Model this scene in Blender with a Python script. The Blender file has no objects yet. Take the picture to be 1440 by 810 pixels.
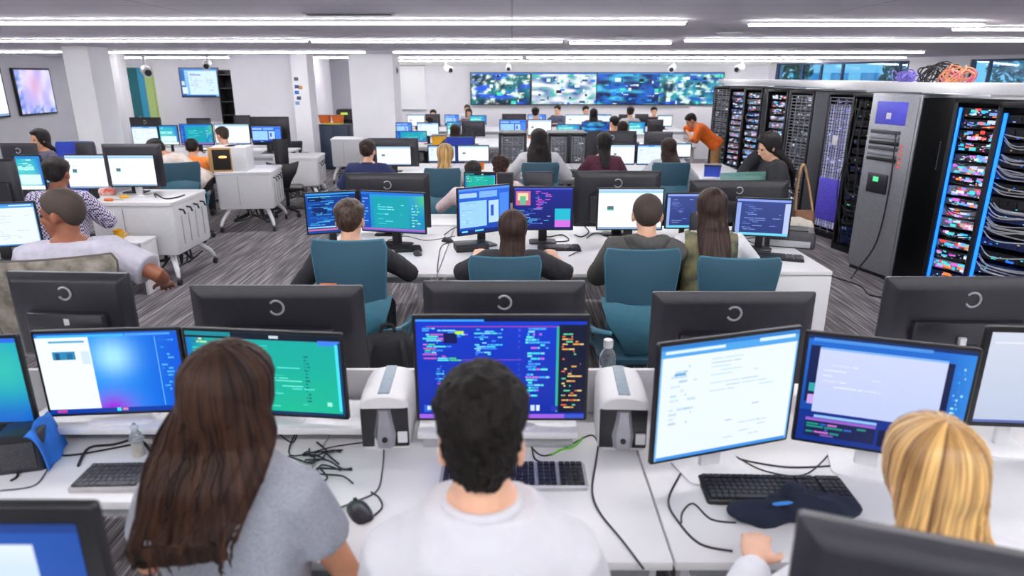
import bpy, bmesh, math, random
from mathutils import Vector, Matrix, noise, Euler
C = bpy.context.scene.collection
PI = math.pi
# ---------------------------------------------------------------- camera model (1440 x 810 frame)
F, H, PITCH = 937.0, 2.05, math.atan(298 / 937)
SP, CP = math.sin(PITCH), math.cos(PITCH)
DESK = 0.74

def ray(px, py):
    a, b = (px - 720) / F, (405 - py) / F
    return Vector((a, CP + b * SP, -SP + b * CP))

def on_z(px, py, z=0.0):
    d = ray(px, py)
    t = (z - H) / d.z
    return Vector((0, 0, H)) + d * t

def on_y(px, py, y):
    d = ray(px, py)
    return Vector((0, 0, H)) + d * (y / d.y)

def on_x(px, py, x):
    d = ray(px, py)
    return Vector((0, 0, H)) + d * (x / d.x)

# ---------------------------------------------------------------- colour / materials
def lin(c):
    if isinstance(c, str):
        c = c.lstrip('#')
        c = [int(c[i:i + 2], 16) / 255 for i in (0, 2, 4)]
    return tuple((x / 12.92 if x <= .04045 else ((x + .055) / 1.055) ** 2.4) for x in c)

MATS = {}

def mat(name, col, rough=.5, metal=0., var=.06, scale=30., bump=0., alpha=1., trans=0., stretch=None, col2=None, coat=0., spec=.5, checker=None, flow=False):
    if name in MATS:
        return MATS[name]
    m = bpy.data.materials.new(name)
    m.use_nodes = True
    nt = m.node_tree
    b = nt.nodes['Principled BSDF']
    L = nt.links.new
    c = lin(col)
    tc = nt.nodes.new('ShaderNodeTexCoord')
    mp = nt.nodes.new('ShaderNodeMapping')
    if stretch:
        mp.inputs['Scale'].default_value = stretch
    nz = nt.nodes.new('ShaderNodeTexNoise')
    nz.inputs['Scale'].default_value = scale
    nz.inputs['Detail'].default_value = 3
    cr = nt.nodes.new('ShaderNodeValToRGB')
    c2 = lin(col2) if col2 else tuple(min(1, x * (1 + var)) for x in c)
    c1 = c if col2 else tuple(x * (1 - var) for x in c)
    cr.color_ramp.elements[0].position = .35
    cr.color_ramp.elements[1].position = .65
    cr.color_ramp.elements[0].color = (*c1, 1)
    cr.color_ramp.elements[1].color = (*c2, 1)
    if flow:
        at = nt.nodes.new('ShaderNodeAttribute')
        at.attribute_name = 'flow'
        L(at.outputs['Vector'], mp.inputs['Vector'])
    else:
        L(tc.outputs['Object'], mp.inputs['Vector'])
    L(mp.outputs['Vector'], nz.inputs['Vector'])
    L(nz.outputs['Fac'], cr.inputs['Fac'])
    if checker:
        ck = nt.nodes.new('ShaderNodeTexChecker')
        ck.inputs['Scale'].default_value = checker
        ck.inputs['Color1'].default_value = (*c, 1)
        ck.inputs['Color2'].default_value = (*c2, 1)
        L(tc.outputs['Object'], ck.inputs['Vector'])
        L(ck.outputs['Color'], b.inputs['Base Color'])
    else:
        L(cr.outputs['Color'], b.inputs['Base Color'])
    b.inputs['Roughness'].default_value = rough
    b.inputs['Metallic'].default_value = metal
    b.inputs['Specular IOR Level'].default_value = spec
    if alpha < 1:
        b.inputs['Alpha'].default_value = alpha
    if trans:
        b.inputs['Transmission Weight'].default_value = trans
        b.inputs['IOR'].default_value = 1.2
    if coat:
        b.inputs['Coat Weight'].default_value = coat
    if bump:
        bp = nt.nodes.new('ShaderNodeBump')
        bp.inputs['Strength'].default_value = bump
        bp.inputs['Distance'].default_value = .01
        L(nz.outputs['Fac'], bp.inputs['Height'])
        L(bp.outputs['Normal'], b.inputs['Normal'])
    MATS[name] = m
    return m

def glow(name, col, strength):
    if name in MATS:
        return MATS[name]
    m = bpy.data.materials.new(name)
    m.use_nodes = True
    b = m.node_tree.nodes['Principled BSDF']
    b.inputs['Base Color'].default_value = (*lin(col), 1)
    b.inputs['Emission Color'].default_value = (*lin(col), 1)
    b.inputs['Emission Strength'].default_value = strength
    MATS[name] = m
    return m

def attr_glow(name, strength):
    m = bpy.data.materials.new(name)
    m.use_nodes = True
    b = m.node_tree.nodes['Principled BSDF']
    a = m.node_tree.nodes.new('ShaderNodeVertexColor')
    a.layer_name = 'pixels'
    m.node_tree.links.new(a.outputs['Color'], b.inputs['Emission Color'])
    b.inputs['Base Color'].default_value = (.004, .004, .006, 1)
    b.inputs['Roughness'].default_value = .35
    b.inputs['Specular IOR Level'].default_value = .25
    b.inputs['Emission Strength'].default_value = strength
    return m

M_SCREEN = attr_glow('lit_display', 1.12)
M_WHITE = mat('white_laminate', '#e4e3e4', .35, var=.02, scale=6)
M_WPLA = mat('white_plastic', '#e6e6e8', .4, var=.02)
M_BLK = mat('black_plastic', '#1a1a1e', .42, var=.1)
M_CHAR = mat('charcoal_plastic', '#29282f', .34, var=.08)
M_BEZEL = mat('dark_bezel', '#131318', .35)
M_SILV = mat('silver_metal', '#b9bac0', .3, .8)
M_GREY = mat('grey_plastic', '#85868c', .45)
M_LGREY = mat('light_grey_metal', '#b4b6bb', .4, .3)
M_CHROME = mat('chrome', '#d0d2d6', .15, 1.)
M_TEAL = mat('teal_mesh_fabric', '#2a5163', .5, var=.1, scale=400, bump=.15)
M_TEALL = mat('light_teal_plastic', '#3f7386', .35, alpha=.93)
M_CABLE = mat('black_cable', '#222226', .5)
M_GCABLE = mat('grey_cable', '#5a5b60', .5)
M_SKIN = mat('skin_tan', '#d59a78', .5, var=.05, scale=12)
M_SKINL = mat('skin_light', '#e2b092', .5, var=.05, scale=12)
M_SKIND = mat('skin_brown', '#8a5238', .5, var=.08, scale=12)
M_EYE = mat('eye_dark', '#1c1410', .2)
HAIR = {
    'black': mat('black_hair', '#0f0c0d', .55, flow=True, scale=16, col2='#231c1b', bump=.12, spec=.3),
    'soft_black': mat('soft_black_hair', '#0c0908', .65, scale=120, col2='#1a1411', bump=.6, spec=.2),
    'brown': mat('brown_hair', '#150b07', .6, flow=True, scale=17, col2='#42281b', bump=.1, spec=.25),
    'dark_brown': mat('dark_brown_hair', '#1c110e', .55, flow=True, scale=16, col2='#3f2a22', bump=.12, spec=.3),
    'short_brown': mat('short_brown_hair', '#24170f', .5, scale=70, stretch=(1, .5, .5), col2='#4a3323', bump=.5),
    'blonde': mat('blonde_hair', '#6a4220', .38, flow=True, scale=11, col2='#e8bb74', bump=.15),
    'shaved': mat('shaved_hair', '#2b211d', .7, scale=300, col2='#463830', bump=.3),
}
M_TROU = mat('dark_trousers', '#25262e', .8, var=.15, scale=40, bump=.2)
M_JEAN = mat('blue_trousers', '#2d3b58', .8, var=.15, scale=40, bump=.2)
M_SHOE = mat('shoe_leather', '#1b1a1c', .5)

def cloth(name, col, **k):
    return mat('cloth_' + name, col, .85, var=k.pop('var', .06), scale=k.pop('scale', 25), bump=k.pop('bump', .25), **k)

# ---------------------------------------------------------------- mesh builder
class MB:
    def __init__(s):
        s.bm = bmesh.new()

    def box(s, c, d, bev=0., rot=None, seg=2):
        r = bmesh.ops.create_cube(s.bm, size=1)
        vs = r['verts']
        bmesh.ops.scale(s.bm, vec=d, verts=vs)
        if bev:
            es = list({e for v in vs for e in v.link_edges})
            rr = bmesh.ops.bevel(s.bm, geom=es, offset=bev, segments=seg, affect='EDGES', profile=.5)
            vs = list({v for f in rr['faces'] for v in f.verts} | {v for v in vs if v.is_valid})
        if rot is not None:
            bmesh.ops.rotate(s.bm, cent=(0, 0, 0), matrix=rot if isinstance(rot, Matrix) else Euler(rot).to_matrix(), verts=vs)
        bmesh.ops.translate(s.bm, vec=c, verts=vs)
        return s

    def loft(s, rings, cap=True, closed=True):
        R = [[s.bm.verts.new(p) for p in r] for r in rings]
        n = len(R[0])
        for a, b in zip(R, R[1:]):
            for i in range(n if closed else n - 1):
                j = (i + 1) % n
                s.bm.faces.new((a[i], a[j], b[j], b[i]))
        if cap and closed:
            s.bm.faces.new(R[0][::-1])
            s.bm.faces.new(R[-1])
        return s

    def tube(s, pts, r, n=8, round_=False, flat=1., up=None):
        pts = [Vector(p) for p in pts]
        rs = list(r) if isinstance(r, (list, tuple)) else [r] * len(pts)
        if round_:
            d0 = (pts[0] - pts[1]).normalized()
            d1 = (pts[-1] - pts[-2]).normalized()
            pts = [pts[0] + d0 * rs[0] * .95, pts[0] + d0 * rs[0] * .65] + pts + [pts[-1] + d1 * rs[-1] * .65, pts[-1] + d1 * rs[-1] * .95]
            rs = [rs[0] * .3, rs[0] * .76] + rs + [rs[-1] * .76, rs[-1] * .3]
        rings = []
        nrm = None
        for i, p in enumerate(pts):
            t = (pts[min(i + 1, len(pts) - 1)] - pts[max(i - 1, 0)]).normalized()
            if nrm is None:
                ref = Vector(up) if up else (Vector((0, 0, 1)) if abs(t.z) < .9 else Vector((1, 0, 0)))
                nrm = (ref - t * ref.dot(t)).normalized()
            else:
                nrm = (nrm - t * nrm.dot(t)).normalized()
            bi = t.cross(nrm)
            rings.append([p + nrm * (math.cos(2 * PI * k / n) * rs[i] * flat) + bi * (math.sin(2 * PI * k / n) * rs[i]) for k in range(n)])
        return s.loft(rings)

    def cyl(s, a, b, r0, r1=None, n=16):
        return s.tube([a, b], [r0, r0 if r1 is None else r1], n)

    def ell(s, c, r, rot=None, seg=16):
        q = bmesh.ops.create_uvsphere(s.bm, u_segments=seg, v_segments=max(6, seg // 2 + 2), radius=1)
        vs = q['verts']
        bmesh.ops.scale(s.bm, vec=r, verts=vs)
        if rot is not None:
            bmesh.ops.rotate(s.bm, cent=(0, 0, 0), matrix=rot, verts=vs)
        bmesh.ops.translate(s.bm, vec=c, verts=vs)
        return s

    def lathe(s, prof, c=(0, 0, 0), n=16):
        c = Vector(c)
        return s.loft([[c + Vector((r * math.cos(2 * PI * k / n), r * math.sin(2 * PI * k / n), z)) for k in range(n)] for r, z in prof])

    def mesh(s, name, smooth=True):
        bmesh.ops.recalc_face_normals(s.bm, faces=s.bm.faces[:])
        me = bpy.data.meshes.new(name)
        s.bm.to_mesh(me)
        s.bm.free()
        if smooth:
            for p in me.polygons:
                p.use_smooth = True
            try:
                me.set_sharp_from_angle(angle=math.radians(38))
            except Exception:
                pass
        return me

    def build(s, name, m, parent=None, label=None, smooth=True):
        return link(name, s.mesh(name, smooth), m, parent, label)

def link(name, me, m, parent=None, label=None):
    o = bpy.data.objects.new(name, me)
    if m is not None:
        me.materials.clear()
        me.materials.append(m)
    C.objects.link(o)
    if parent is not None:
        o.parent = parent
    if label:
        o['label'] = label
    return o

def rrect(w, d, r, z, n=4, cx=0, cy=0):
    """rounded rectangle ring in xy at height z"""
    out = []
    for sx, sy, a0 in ((1, 1, 0), (-1, 1, 90), (-1, -1, 180), (1, -1, 270)):
        for k in range(n + 1):
            a = math.radians(a0 + 90 * k / n)
            out.append(Vector((cx + sx * (w / 2 - r) + r * math.cos(a), cy + sy * (d / 2 - r) + r * math.sin(a), z)))
    return out

def thing(name, label, cat, loc=(0, 0, 0), rz=0., group=None):
    o = bpy.data.objects.new(name, None)
    o.empty_display_size = .1
    C.objects.link(o)
    o.location = loc
    o.rotation_euler = (0, 0, rz)
    tag(o, label, cat, group)
    return o

def tag(o, label, cat, group=None, kind=None):
    o['label'] = label
    o['category'] = cat
    if group:
        o['group'] = group
    if kind:
        o['kind'] = kind
    return o

def struct(name, mb, m, smooth=False, label=None, cat=None):
    o = mb.build(name, m, smooth=smooth) if isinstance(mb, MB) else link(name, mb, m)
    o['kind'] = 'structure'
    return o

def copy_tree(o, parent=None):
    c = o.copy()
    C.objects.link(c)
    if parent is not None:
        c.parent = parent
    for ch in list(o.children):
        copy_tree(ch, c)
    return c

def dup(o, loc, rz, label, group=None):
    c = copy_tree(o)
    c.location = loc
    c.rotation_euler = (0, 0, rz)
    c['label'] = label
    if group:
        c['group'] = group
    return c

# ---------------------------------------------------------------- screens
def display_mesh(w, h, draw, seed=0, n=(1, 1), base=None):
    """emissive panel in the xz plane facing -y, centred on x, z from 0 to h; draw -> list of (u0, v0, u1, v1, colour[, colour below])"""
    verts, faces, cols = [], [], []
    def quad(u0, v0, u1, v1, y, cs):
        k = len(verts)
        for (u, v) in ((u0, v1), (u1, v1), (u1, v0), (u0, v0)):
            verts.append(((u - .5) * w, y, (1 - v) * h))
        faces.append((k, k + 1, k + 2, k + 3))
        cols.extend(cs)
    nx, ny = n
    for i in range(nx):
        for j in range(ny):
            u0, u1, v0, v1 = i / nx, (i + 1) / nx, j / ny, (j + 1) / ny
            quad(u0, v0, u1, v1, 0, [base(u, v) for (u, v) in ((u0, v1), (u1, v1), (u1, v0), (u0, v0))])
    for k, r in enumerate(draw):
        c0 = lin(r[4])
        c1 = lin(r[5]) if len(r) > 5 else c0
        u0, v0, u1, v1 = [min(1., max(0., x)) for x in r[:4]]
        if u1 - u0 < 1e-4 or v1 - v0 < 1e-4:
            continue
        quad(u0, v0, u1, v1, -.0003 - .000004 * k, [c1, c1, c0, c0])
    me = bpy.data.meshes.new('display')
    me.from_pydata(verts, [], faces)
    at = me.color_attributes.new('pixels', 'FLOAT_COLOR', 'CORNER')
    for i, c in enumerate(cols):
        at.data[i].color = (*c, 1)
    return me

def mixc(a, b, t):
    t = max(0, min(1, t))
    return tuple(x + (y - x) * t for x, y in zip(a, b))

def smooth(t):
    t = max(0, min(1, t))
    return t * t * (3 - 2 * t)

def lines(rng, u0, v0, u1, v1, n, cols, fill=.6, indent=.0, h=.5):
    out = []
    dv = (v1 - v0) / n
    for k in range(n):
        v = v0 + k * dv
        u = u0 + rng.random() * indent
        end = u0 + (u1 - u0) * (.25 + .75 * rng.random())
        while u < end:
            L = (u1 - u0) * rng.uniform(.06, .3)
            e = min(end, u + L)
            if rng.random() < fill:
                out.append((u, v, e, v + dv * h, rng.choice(cols)))
            u = e + (u1 - u0) * .02
    return out

def screen(kind, seed=0):
    """-> (base colour function, grid, rectangle list)"""
    r = random.Random(seed)
    n = (1, 1)
    if kind == 'doc':        # white document
        b = lambda u, v: lin('#e6f0f7')
        d = [(0, 0, 1, .035, '#2c7fd0'), (0, .035, 1, .1, '#4fa3e6'), (.03, .045, .45, .07, '#dcefff'), (.7, .03, .97, .06, '#d5ecff'), (0, .97, 1, 1, '#3f8fe0'), (0, .1, .012, 1, '#6db6ee'), (.988, .1, 1, 1, '#6db6ee')]
        d += lines(r, .08, .18, .3, .75, 14, ['#c3d8e8', '#b4cfe4', '#cfe0ec'], .5)
        d += lines(r, .36, .15, .92, .5, 10, ['#c8dae8', '#b9d2e4', '#c2e0ee'], .6, h=.3)
        d += lines(r, .5, .6, .9, .92, 8, ['#c8dae8', '#b4c8da'], .45, h=.3)
        d += [(.1, .24, .18, .262, '#64a9d8')]
    elif kind == 'white':    # almost blank page
        b = lambda u, v: lin('#f6f9fc')
        d = [(0, 0, 1, .05, '#bcd6f0'), (0, .05, 1, .09, '#8fd0ec'), (0, .95, 1, 1, '#86a8cc')]
        d += lines(r, .06, .2, .7, .6, 6, ['#e4ecf2', '#d8e6ef'], .4, h=.3)
        d += [(.14, .42, .24, .5, '#57707c'), (.14, .5, .24, .53, '#4fc0b4')]
    elif kind == 'code':     # dark blue code editor with cyan, pink and orange lines
        b = lambda u, v: mixc(lin('#0838cc'), lin('#0628a0'), v)
        n = (4, 4)
        d = [(0, 0, 1, .03, '#0a1030'), (.0, .01, .4, .03, '#3fa0f0'), (.06, .075, .84, .083, '#b04090'), (.84, .06, 1, .94, '#0a1230'), (.825, .08, .84, .93, '#2fae9a'), (0, .955, .88, 1, '#9a5fe0'), (.88, .955, 1, 1, '#3a55c8'), (.8, .87, .84, .92, '#2a2fb0')]
        cy = ['#3fd8f0', '#4aa8f8', '#58e8e0', '#3f90f0', '#7fd8ff']
        d += lines(r, .03, .09, .34, .42, 17, cy + ['#e070d0', '#c85fb0', '#50d080', '#5060e0'], .7, .03, .72)
        d += lines(r, .34, .1, .52, .36, 14, cy, .8, .02, .72)
        d += lines(r, .64, .09, .79, .78, 26, cy + ['#c070e0'], .8, .02, .72)
        d += lines(r, .6, .1, .62, .6, 9, ['#4a60d8'], .6, 0, .4)
        d += lines(r, .855, .07, .99, .9, 34, ['#f0a050', '#f0b868', '#e06848', '#e8d080', '#60d0a0'], .45, .01, .6)
        d += lines(r, .1, .46, .2, .66, 8, ['#d060d0', '#50d0f0', '#4080f0'], .7, .02, .5)
        d += [(.03, .86, .14, .93, '#2a60d8'), (.05, .87, .075, .91, '#d0e8ff'), (.09, .87, .11, .91, '#8fd0ff'), (.16, .14, .24, .24, '#0a1450'), (.64, .86, .655, .92, '#dce8ff'), (.675, .86, .7, .92, '#c8dcff'), (.71, .86, .73, .92, '#dce8ff')]
        d += [(.26, .4, .62, .405, '#a050c0'), (.23, .12, .28, .15, '#c0e840')]
    elif kind == 'teal':     # green teal terminal
        n = (8, 6)
        b = lambda u, v: mixc(mixc(lin('#12a8a4'), lin('#10b894'), v), lin('#0a6ec0'), smooth((.12 - u) / .12))
        d = [(0, 0, 1, .075, '#10182a'), (0, .0, .3, .05, '#1c8a9a'), (.55, .02, .61, .055, '#cfd8e0'), (.86, .06, 1, .12, '#3f80f0'), (.965, .1, .985, .93, '#48e0f0'), (.985, .08, 1, 1, '#143a78'), (0, .96, 1, 1, '#12305a')]
        d += lines(r, .3, .14, .9, .92, 24, ['#3fd8c0', '#22c8b0', '#70e8d0', '#18a890', '#5fe0d8'], .4, .02, .45)
        d += lines(r, .04, .08, .26, .3, 6, ['#c0e8a0', '#e0e8b0', '#30d0a0', '#208070'], .8, .0, .55)
        d += lines(r, .76, .25, .8, .85, 14, ['#0f6a70', '#0f7a70'], .8, 0, .5)
        d += [(.89, .82, .92, .87, '#a0ffe0')]
    elif kind == 'split':    # white page beside blue and purple window
        n = (18, 12)
        def b(u, v):
            c = mixc(lin('#1690f2'), lin('#0a58da'), smooth((u - .4) * 1.6))
            g = math.exp(-((u - .52) / .13) ** 2 - ((v - .3) / .2) ** 2)
            c = mixc(c, lin('#a8e8f8'), g)
            p = math.exp(-((u - .46) / .14) ** 2 - ((v - .98) / .2) ** 2)
            return mixc(c, lin('#9a20d8'), p * 1.1)
        d = [(0, 0, 1, .03, '#1a60c8'), (.02, .02, .62, .05, '#3fb8f0'), (.63, .02, .95, .045, '#50a0f8'), (0, .05, .37, .94, '#eef8fa'), (.09, .09, .34, .115, '#5aa8d0'), (.1, .22, .26, .32, '#2a88b8'), (.12, .24, .15, .32, '#1a5080'), (.2, .24, .24, .32, '#1f6a98'), (.3, .22, .36, .38, '#cfe4ee'), (0, .94, 1, 1, '#0a3aa0'), (.05, .95, .12, .985, '#c040a0'), (.48, .94, .51, .985, '#40e0f0'), (.52, .945, .56, .98, '#d080b0'), (.835, .06, .84, .93, '#70c0f8')]
        d += lines(r, .86, .1, .98, .8, 16, ['#2a90e8', '#1a70d8', '#50b0f0'], .5, 0, .5)
    elif kind == 'window':   # blue desktop with pale document window
        n = (6, 5)
        b = lambda u, v: mixc(mixc(lin('#1c6ad0'), lin('#0c3f98'), v * 1.2), lin('#2f88e0'), smooth((u - .8) * 4))
        d = [(0, 0, 1, .03, '#0c2a68'), (.03, .02, .75, .05, '#4a90e0'), (.02, .09, .09, .62, '#0c1c50'), (.08, .12, .85, .74, '#c9d2f2'), (.08, .1, .85, .14, '#7fb4ee'), (.1, .15, .6, .17, '#a8c4f0'), (.04, .55, .14, .64, '#c8a0e8'), (.04, .44, .1, .52, '#30a0a8'), (.85, .12, .89, .76, '#0c1a48'), (0, .7, 1, 1, '#0f2f88'), (.08, .12, .85, .71, '#c9d2f2', '#bfcaf0'), (.05, .8, .5, .95, '#182050'), (.05, .77, .5, .8, '#9060c8'), (.1, .74, .5, .765, '#90c0f0'), (.52, .8, .95, .96, '#0c1440')]
        d += lines(r, .06, .82, .5, .95, 5, ['#209080', '#8050b0', '#3060c0', '#c070c0'], .6, 0, .7)
        d += lines(r, .54, .82, .95, .95, 4, ['#40a0e0', '#d060a0', '#40d0a0'], .35, 0, .7)
        d += lines(r, .91, .15, .98, .7, 14, ['#50c0f0', '#2080e0', '#a0e0ff'], .5, 0, .5)
        d += lines(r, .12, .25, .6, .5, 5, ['#dbe2f8', '#d2dbf6'], .5, 0, .3)
    elif kind == 'lavender':  # pale grey page
        b = lambda u, v: mixc(lin('#cfd6e6'), lin('#b9c4dc'), v)
        d = [(0, .97, 1, 1, '#5a6ab0'), (.05, .1, .7, .12, '#dfe4f0')]
    elif kind == 'blue':     # blue desktop with pale windows
        n = (4, 4)
        b = lambda u, v: mixc(lin('#2a6ae0'), lin('#1240b0'), v)
        d = [(0, 0, 1, .05, '#5a90f0'), (.02, .1, .35, .2, '#a8d0ff'), (.4, .08, .75, .22, '#7fb4ff'), (.02, .28, .54, .86, '#9cd0fa'), (.58, .3, .78, .8, '#b8dcff'), (.62, .4, .68, .65, '#2a58c8'), (.8, .15, .98, .8, '#4a88f0'), (0, .92, 1, 1, '#0c2470')]
        d += lines(r, .05, .32, .5, .8, 10, ['#7fbcf4', '#c0e4ff'], .5, 0, .35)
        d += lines(r, .05, .93, .8, .99, 1, ['#c0d8ff', '#f0a0c0', '#70e0f0'], .6, 0, .6)
    elif kind == 'navy':     # dark editor with image and pink text
        n = (3, 3)
        b = lambda u, v: mixc(lin('#1c2a90'), lin('#101a60'), v)
        d = [(0, 0, 1, .04, '#4a58c8'), (.03, .08, .28, .42, '#d06a90'), (.06, .12, .24, .3, '#f0d8b0'), (.1, .2, .2, .4, '#60c090'), (.7, .5, .97, .78, '#20b8d0'), (.7, .78, .97, .95, '#d070e0')]
        d += lines(r, .36, .08, .7, .5, 11, ['#e050c0', '#c060e0', '#8080f0'], .7, .05, .5)
        d += lines(r, .05, .5, .66, .92, 12, ['#4a70e0', '#80a8ff', '#3050b0', '#50b0f0'], .5, .06, .5)
    elif kind == 'terminal':  # blue text columns
        n = (4, 3)
        b = lambda u, v: mixc(lin('#0d4aa8'), lin('#083078'), u)
        d = [(0, 0, 1, .04, '#3a98e8'), (.05, .1, .4, .2, '#0a1a50'), (.12, .3, .4, .55, '#0a2260'), (0, .84, 1, .87, '#a0d8ff'), (0, .9, .6, .94, '#d07090')]
        d += lines(r, .03, .08, .97, .82, 20, ['#2f9ae0', '#50c0f8', '#2070c8', '#60d0e8'], .5, .05, .5)
    elif kind == 'cyan':     # cyan dashboard
        n = (6, 5)
        b = lambda u, v: mixc(mixc(lin('#1a9ad0'), lin('#0f86b8'), v), lin('#58d070'), smooth((u - .75) * 3) * smooth(1.2 - 2.2 * v))
        d = [(0, 0, 1, .06, '#2a70d8'), (0, .06, .14, 1, '#1450b8'), (.2, .12, .76, .9, '#12a0b0'), (0, .93, 1, 1, '#c070c0', '#1a50b0')]
        d += lines(r, .24, .3, .74, .85, 9, ['#60e0e8', '#90f0f0', '#40c8d8'], .55, .03, .35)
        d += lines(r, .02, .15, .12, .9, 9, ['#80a8f0', '#50b0f0'], .8, 0, .4)
        d += lines(r, .8, .3, .98, .9, 8, ['#a0f0a0', '#70e8b0'], .6, 0, .4)
    elif kind == 'slate':    # blue grey editor
        n = (2, 3)
        b = lambda u, v: mixc(lin('#3a4a8c'), lin('#2c3a78'), v)
        d = [(0, 0, 1, .06, '#8aa0f0'), (.9, .1, 1, .95, '#b8c8f0'), (.0, .1, .08, .95, '#90a8e8'), (0, .93, 1, 1, '#6fd0f0')]
        d += lines(r, .12, .15, .85, .88, 14, ['#7088d8', '#90a8f0', '#5068b8'], .4, .05, .3)
    elif kind == 'aqua':     # pale teal desktop
        n = (6, 4)
        b = lambda u, v: mixc(mixc(lin('#20b0c8'), lin('#70d8d8'), v), lin('#2060d0'), smooth(u * 2 - 1.2))
        d = [(0, .0, 1, .08, '#2a88d0'), (.05, .3, .7, .42, '#a0f0e8'), (.05, .55, .9, .85, '#d8f8f4'), (0, .88, 1, 1, '#f0fafa')]
        d += lines(r, .1, .1, .9, .5, 8, ['#50e0d8', '#1890b0', '#e0fff8'], .5, 0, .5)
    elif kind == 'fluo':     # front left blue green screen
        n = (8, 8)
        b = lambda u, v: mixc(mixc(lin('#10a0c0'), lin('#0c60c8'), smooth(v * 2 - 1)), lin('#40d0a8'), .6 * math.exp(-((u - .8) / .3) ** 2 - ((v - .35) / .3) ** 2))
        d = [(0, 0, 1, .05, '#2a68e0')]
        d += lines(r, .05, .15, .6, .7, 18, ['#40e0e8', '#20b8d0', '#a0f8f0'], .5, .05, .5)
        d += lines(r, .2, .6, .6, .8, 10, ['#c0ffff', '#60e8f0'], .7, .2, .5)
    elif kind == 'pale':     # pale blue page in a window
        n = (3, 3)
        b = lambda u, v: mixc(lin('#9fd0f4'), lin('#7fbcea'), v)
        d = [(0, 0, 1, .06, '#3f80d0'), (0, .06, .12, 1, '#3a6fb8'), (.22, .1, .97, .93, '#d4ebfa'), (.02, .45, .1, .6, '#cfe4f4'), (.02, .66, .16, .9, '#dcecf6'), (0, .95, .9, 1, '#1c4a90')]
        d += [(.26, .2, .55, .25, '#7fa0d8'), (.26, .16, .4, .19, '#a8c8ea')] + lines(r, .26, .3, .62, .85, 9, ['#9fc0e4', '#b8d4ee'], .6, 0, .35) + lines(r, .68, .3, .94, .85, 6, ['#b0d0ee', '#a0c0e8'], .5, 0, .4)
    elif kind == 'bluepage':  # pale page with a blue border
        b = lambda u, v: mixc(lin('#2a66c8'), lin('#1c4fa8'), u)
        n = (3, 1)
        d = [(0, 0, 1, .06, '#1a3f8a'), (0, .14, .84, 1, '#cfe2f6'), (0, .14, .84, .3, '#e2edf9', '#cfe2f6')]
    elif kind == 'picture':   # soft pink and blue picture
        n = (20, 14)
        o = Vector((3.3, 8.1, 2))
        def b(u, v):
            c = mixc(lin('#b9b4f2'), lin('#e6e0fa'), smooth(.5 + 1.3 * noise.noise(o + Vector((u * 5, v * 2, 0)))))
            c = mixc(c, lin('#dcaed8'), .9 * math.exp(-((u - .5) / .2) ** 2 - ((v - .35) / .3) ** 2))
            e = max(smooth((.22 - u) * 5), smooth((v - .72) * 4))
            return mixc(c, lin('#3f7fd8'), e * smooth(.5 + 1.8 * noise.noise(o + Vector((u * 12, v * 12, 5)))))
        d = [(.02, .05, .05, .3, '#4a6ad0'), (.03, .5, .06, .8, '#d06a9a')]
    else:                     # 'feed': video feed blotches, pal chosen by seed
        n = (44, 24) if kind == 'feed' else (14, 9)
        pal = [[lin(x) for x in p] for p in (
            ('#06283c', '#0f7a80', '#e8fff4', '#1a5ae0'), ('#e8f4f8', '#1a50a0', '#40b8b0', '#f8fcff'),
            ('#0a2a68', '#1660c8', '#0a1840', '#48c8f0'), ('#0c3048', '#30a8c0', '#d8fff0', '#1a48c0'),
            ('#b8b0f0', '#e8e0ff', '#6a88e8', '#d8a8e0'))][seed % 5]
        o = Vector((seed * 7.3, seed * 3.1, 0))
        def b(u, v):
            a = noise.noise(o + Vector((u * 5, v * 2.5, 1)))
            e = noise.noise(o + Vector((u * 10, v * 5, 5))) + .4 * noise.noise(o + Vector((u * 24, v * 12, 2)))
            g = noise.noise(o + Vector((u * 3, v * 6, 9)))
            c = mixc(pal[0], pal[1], .5 + 1.6 * a)
            c = mixc(c, pal[2], smooth(2.2 * e))
            return mixc(c, pal[3], smooth(2 * g))
        d = []
        if kind == 'feed':
            for k in range(55):
                u, v = r.random(), r.random()
                d.append((u, v, u + r.uniform(.01, .09), v + r.uniform(.012, .12) * r.choice((.3, 1)), r.choice(['#e8fff8', '#0c2040', '#2a80f0', '#40e0c0', '#123a80', '#f0f8ff', '#0a1428'])))
            d += [(0, 0, 1, .04, '#2a78d8')]
    return b, n, d

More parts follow.
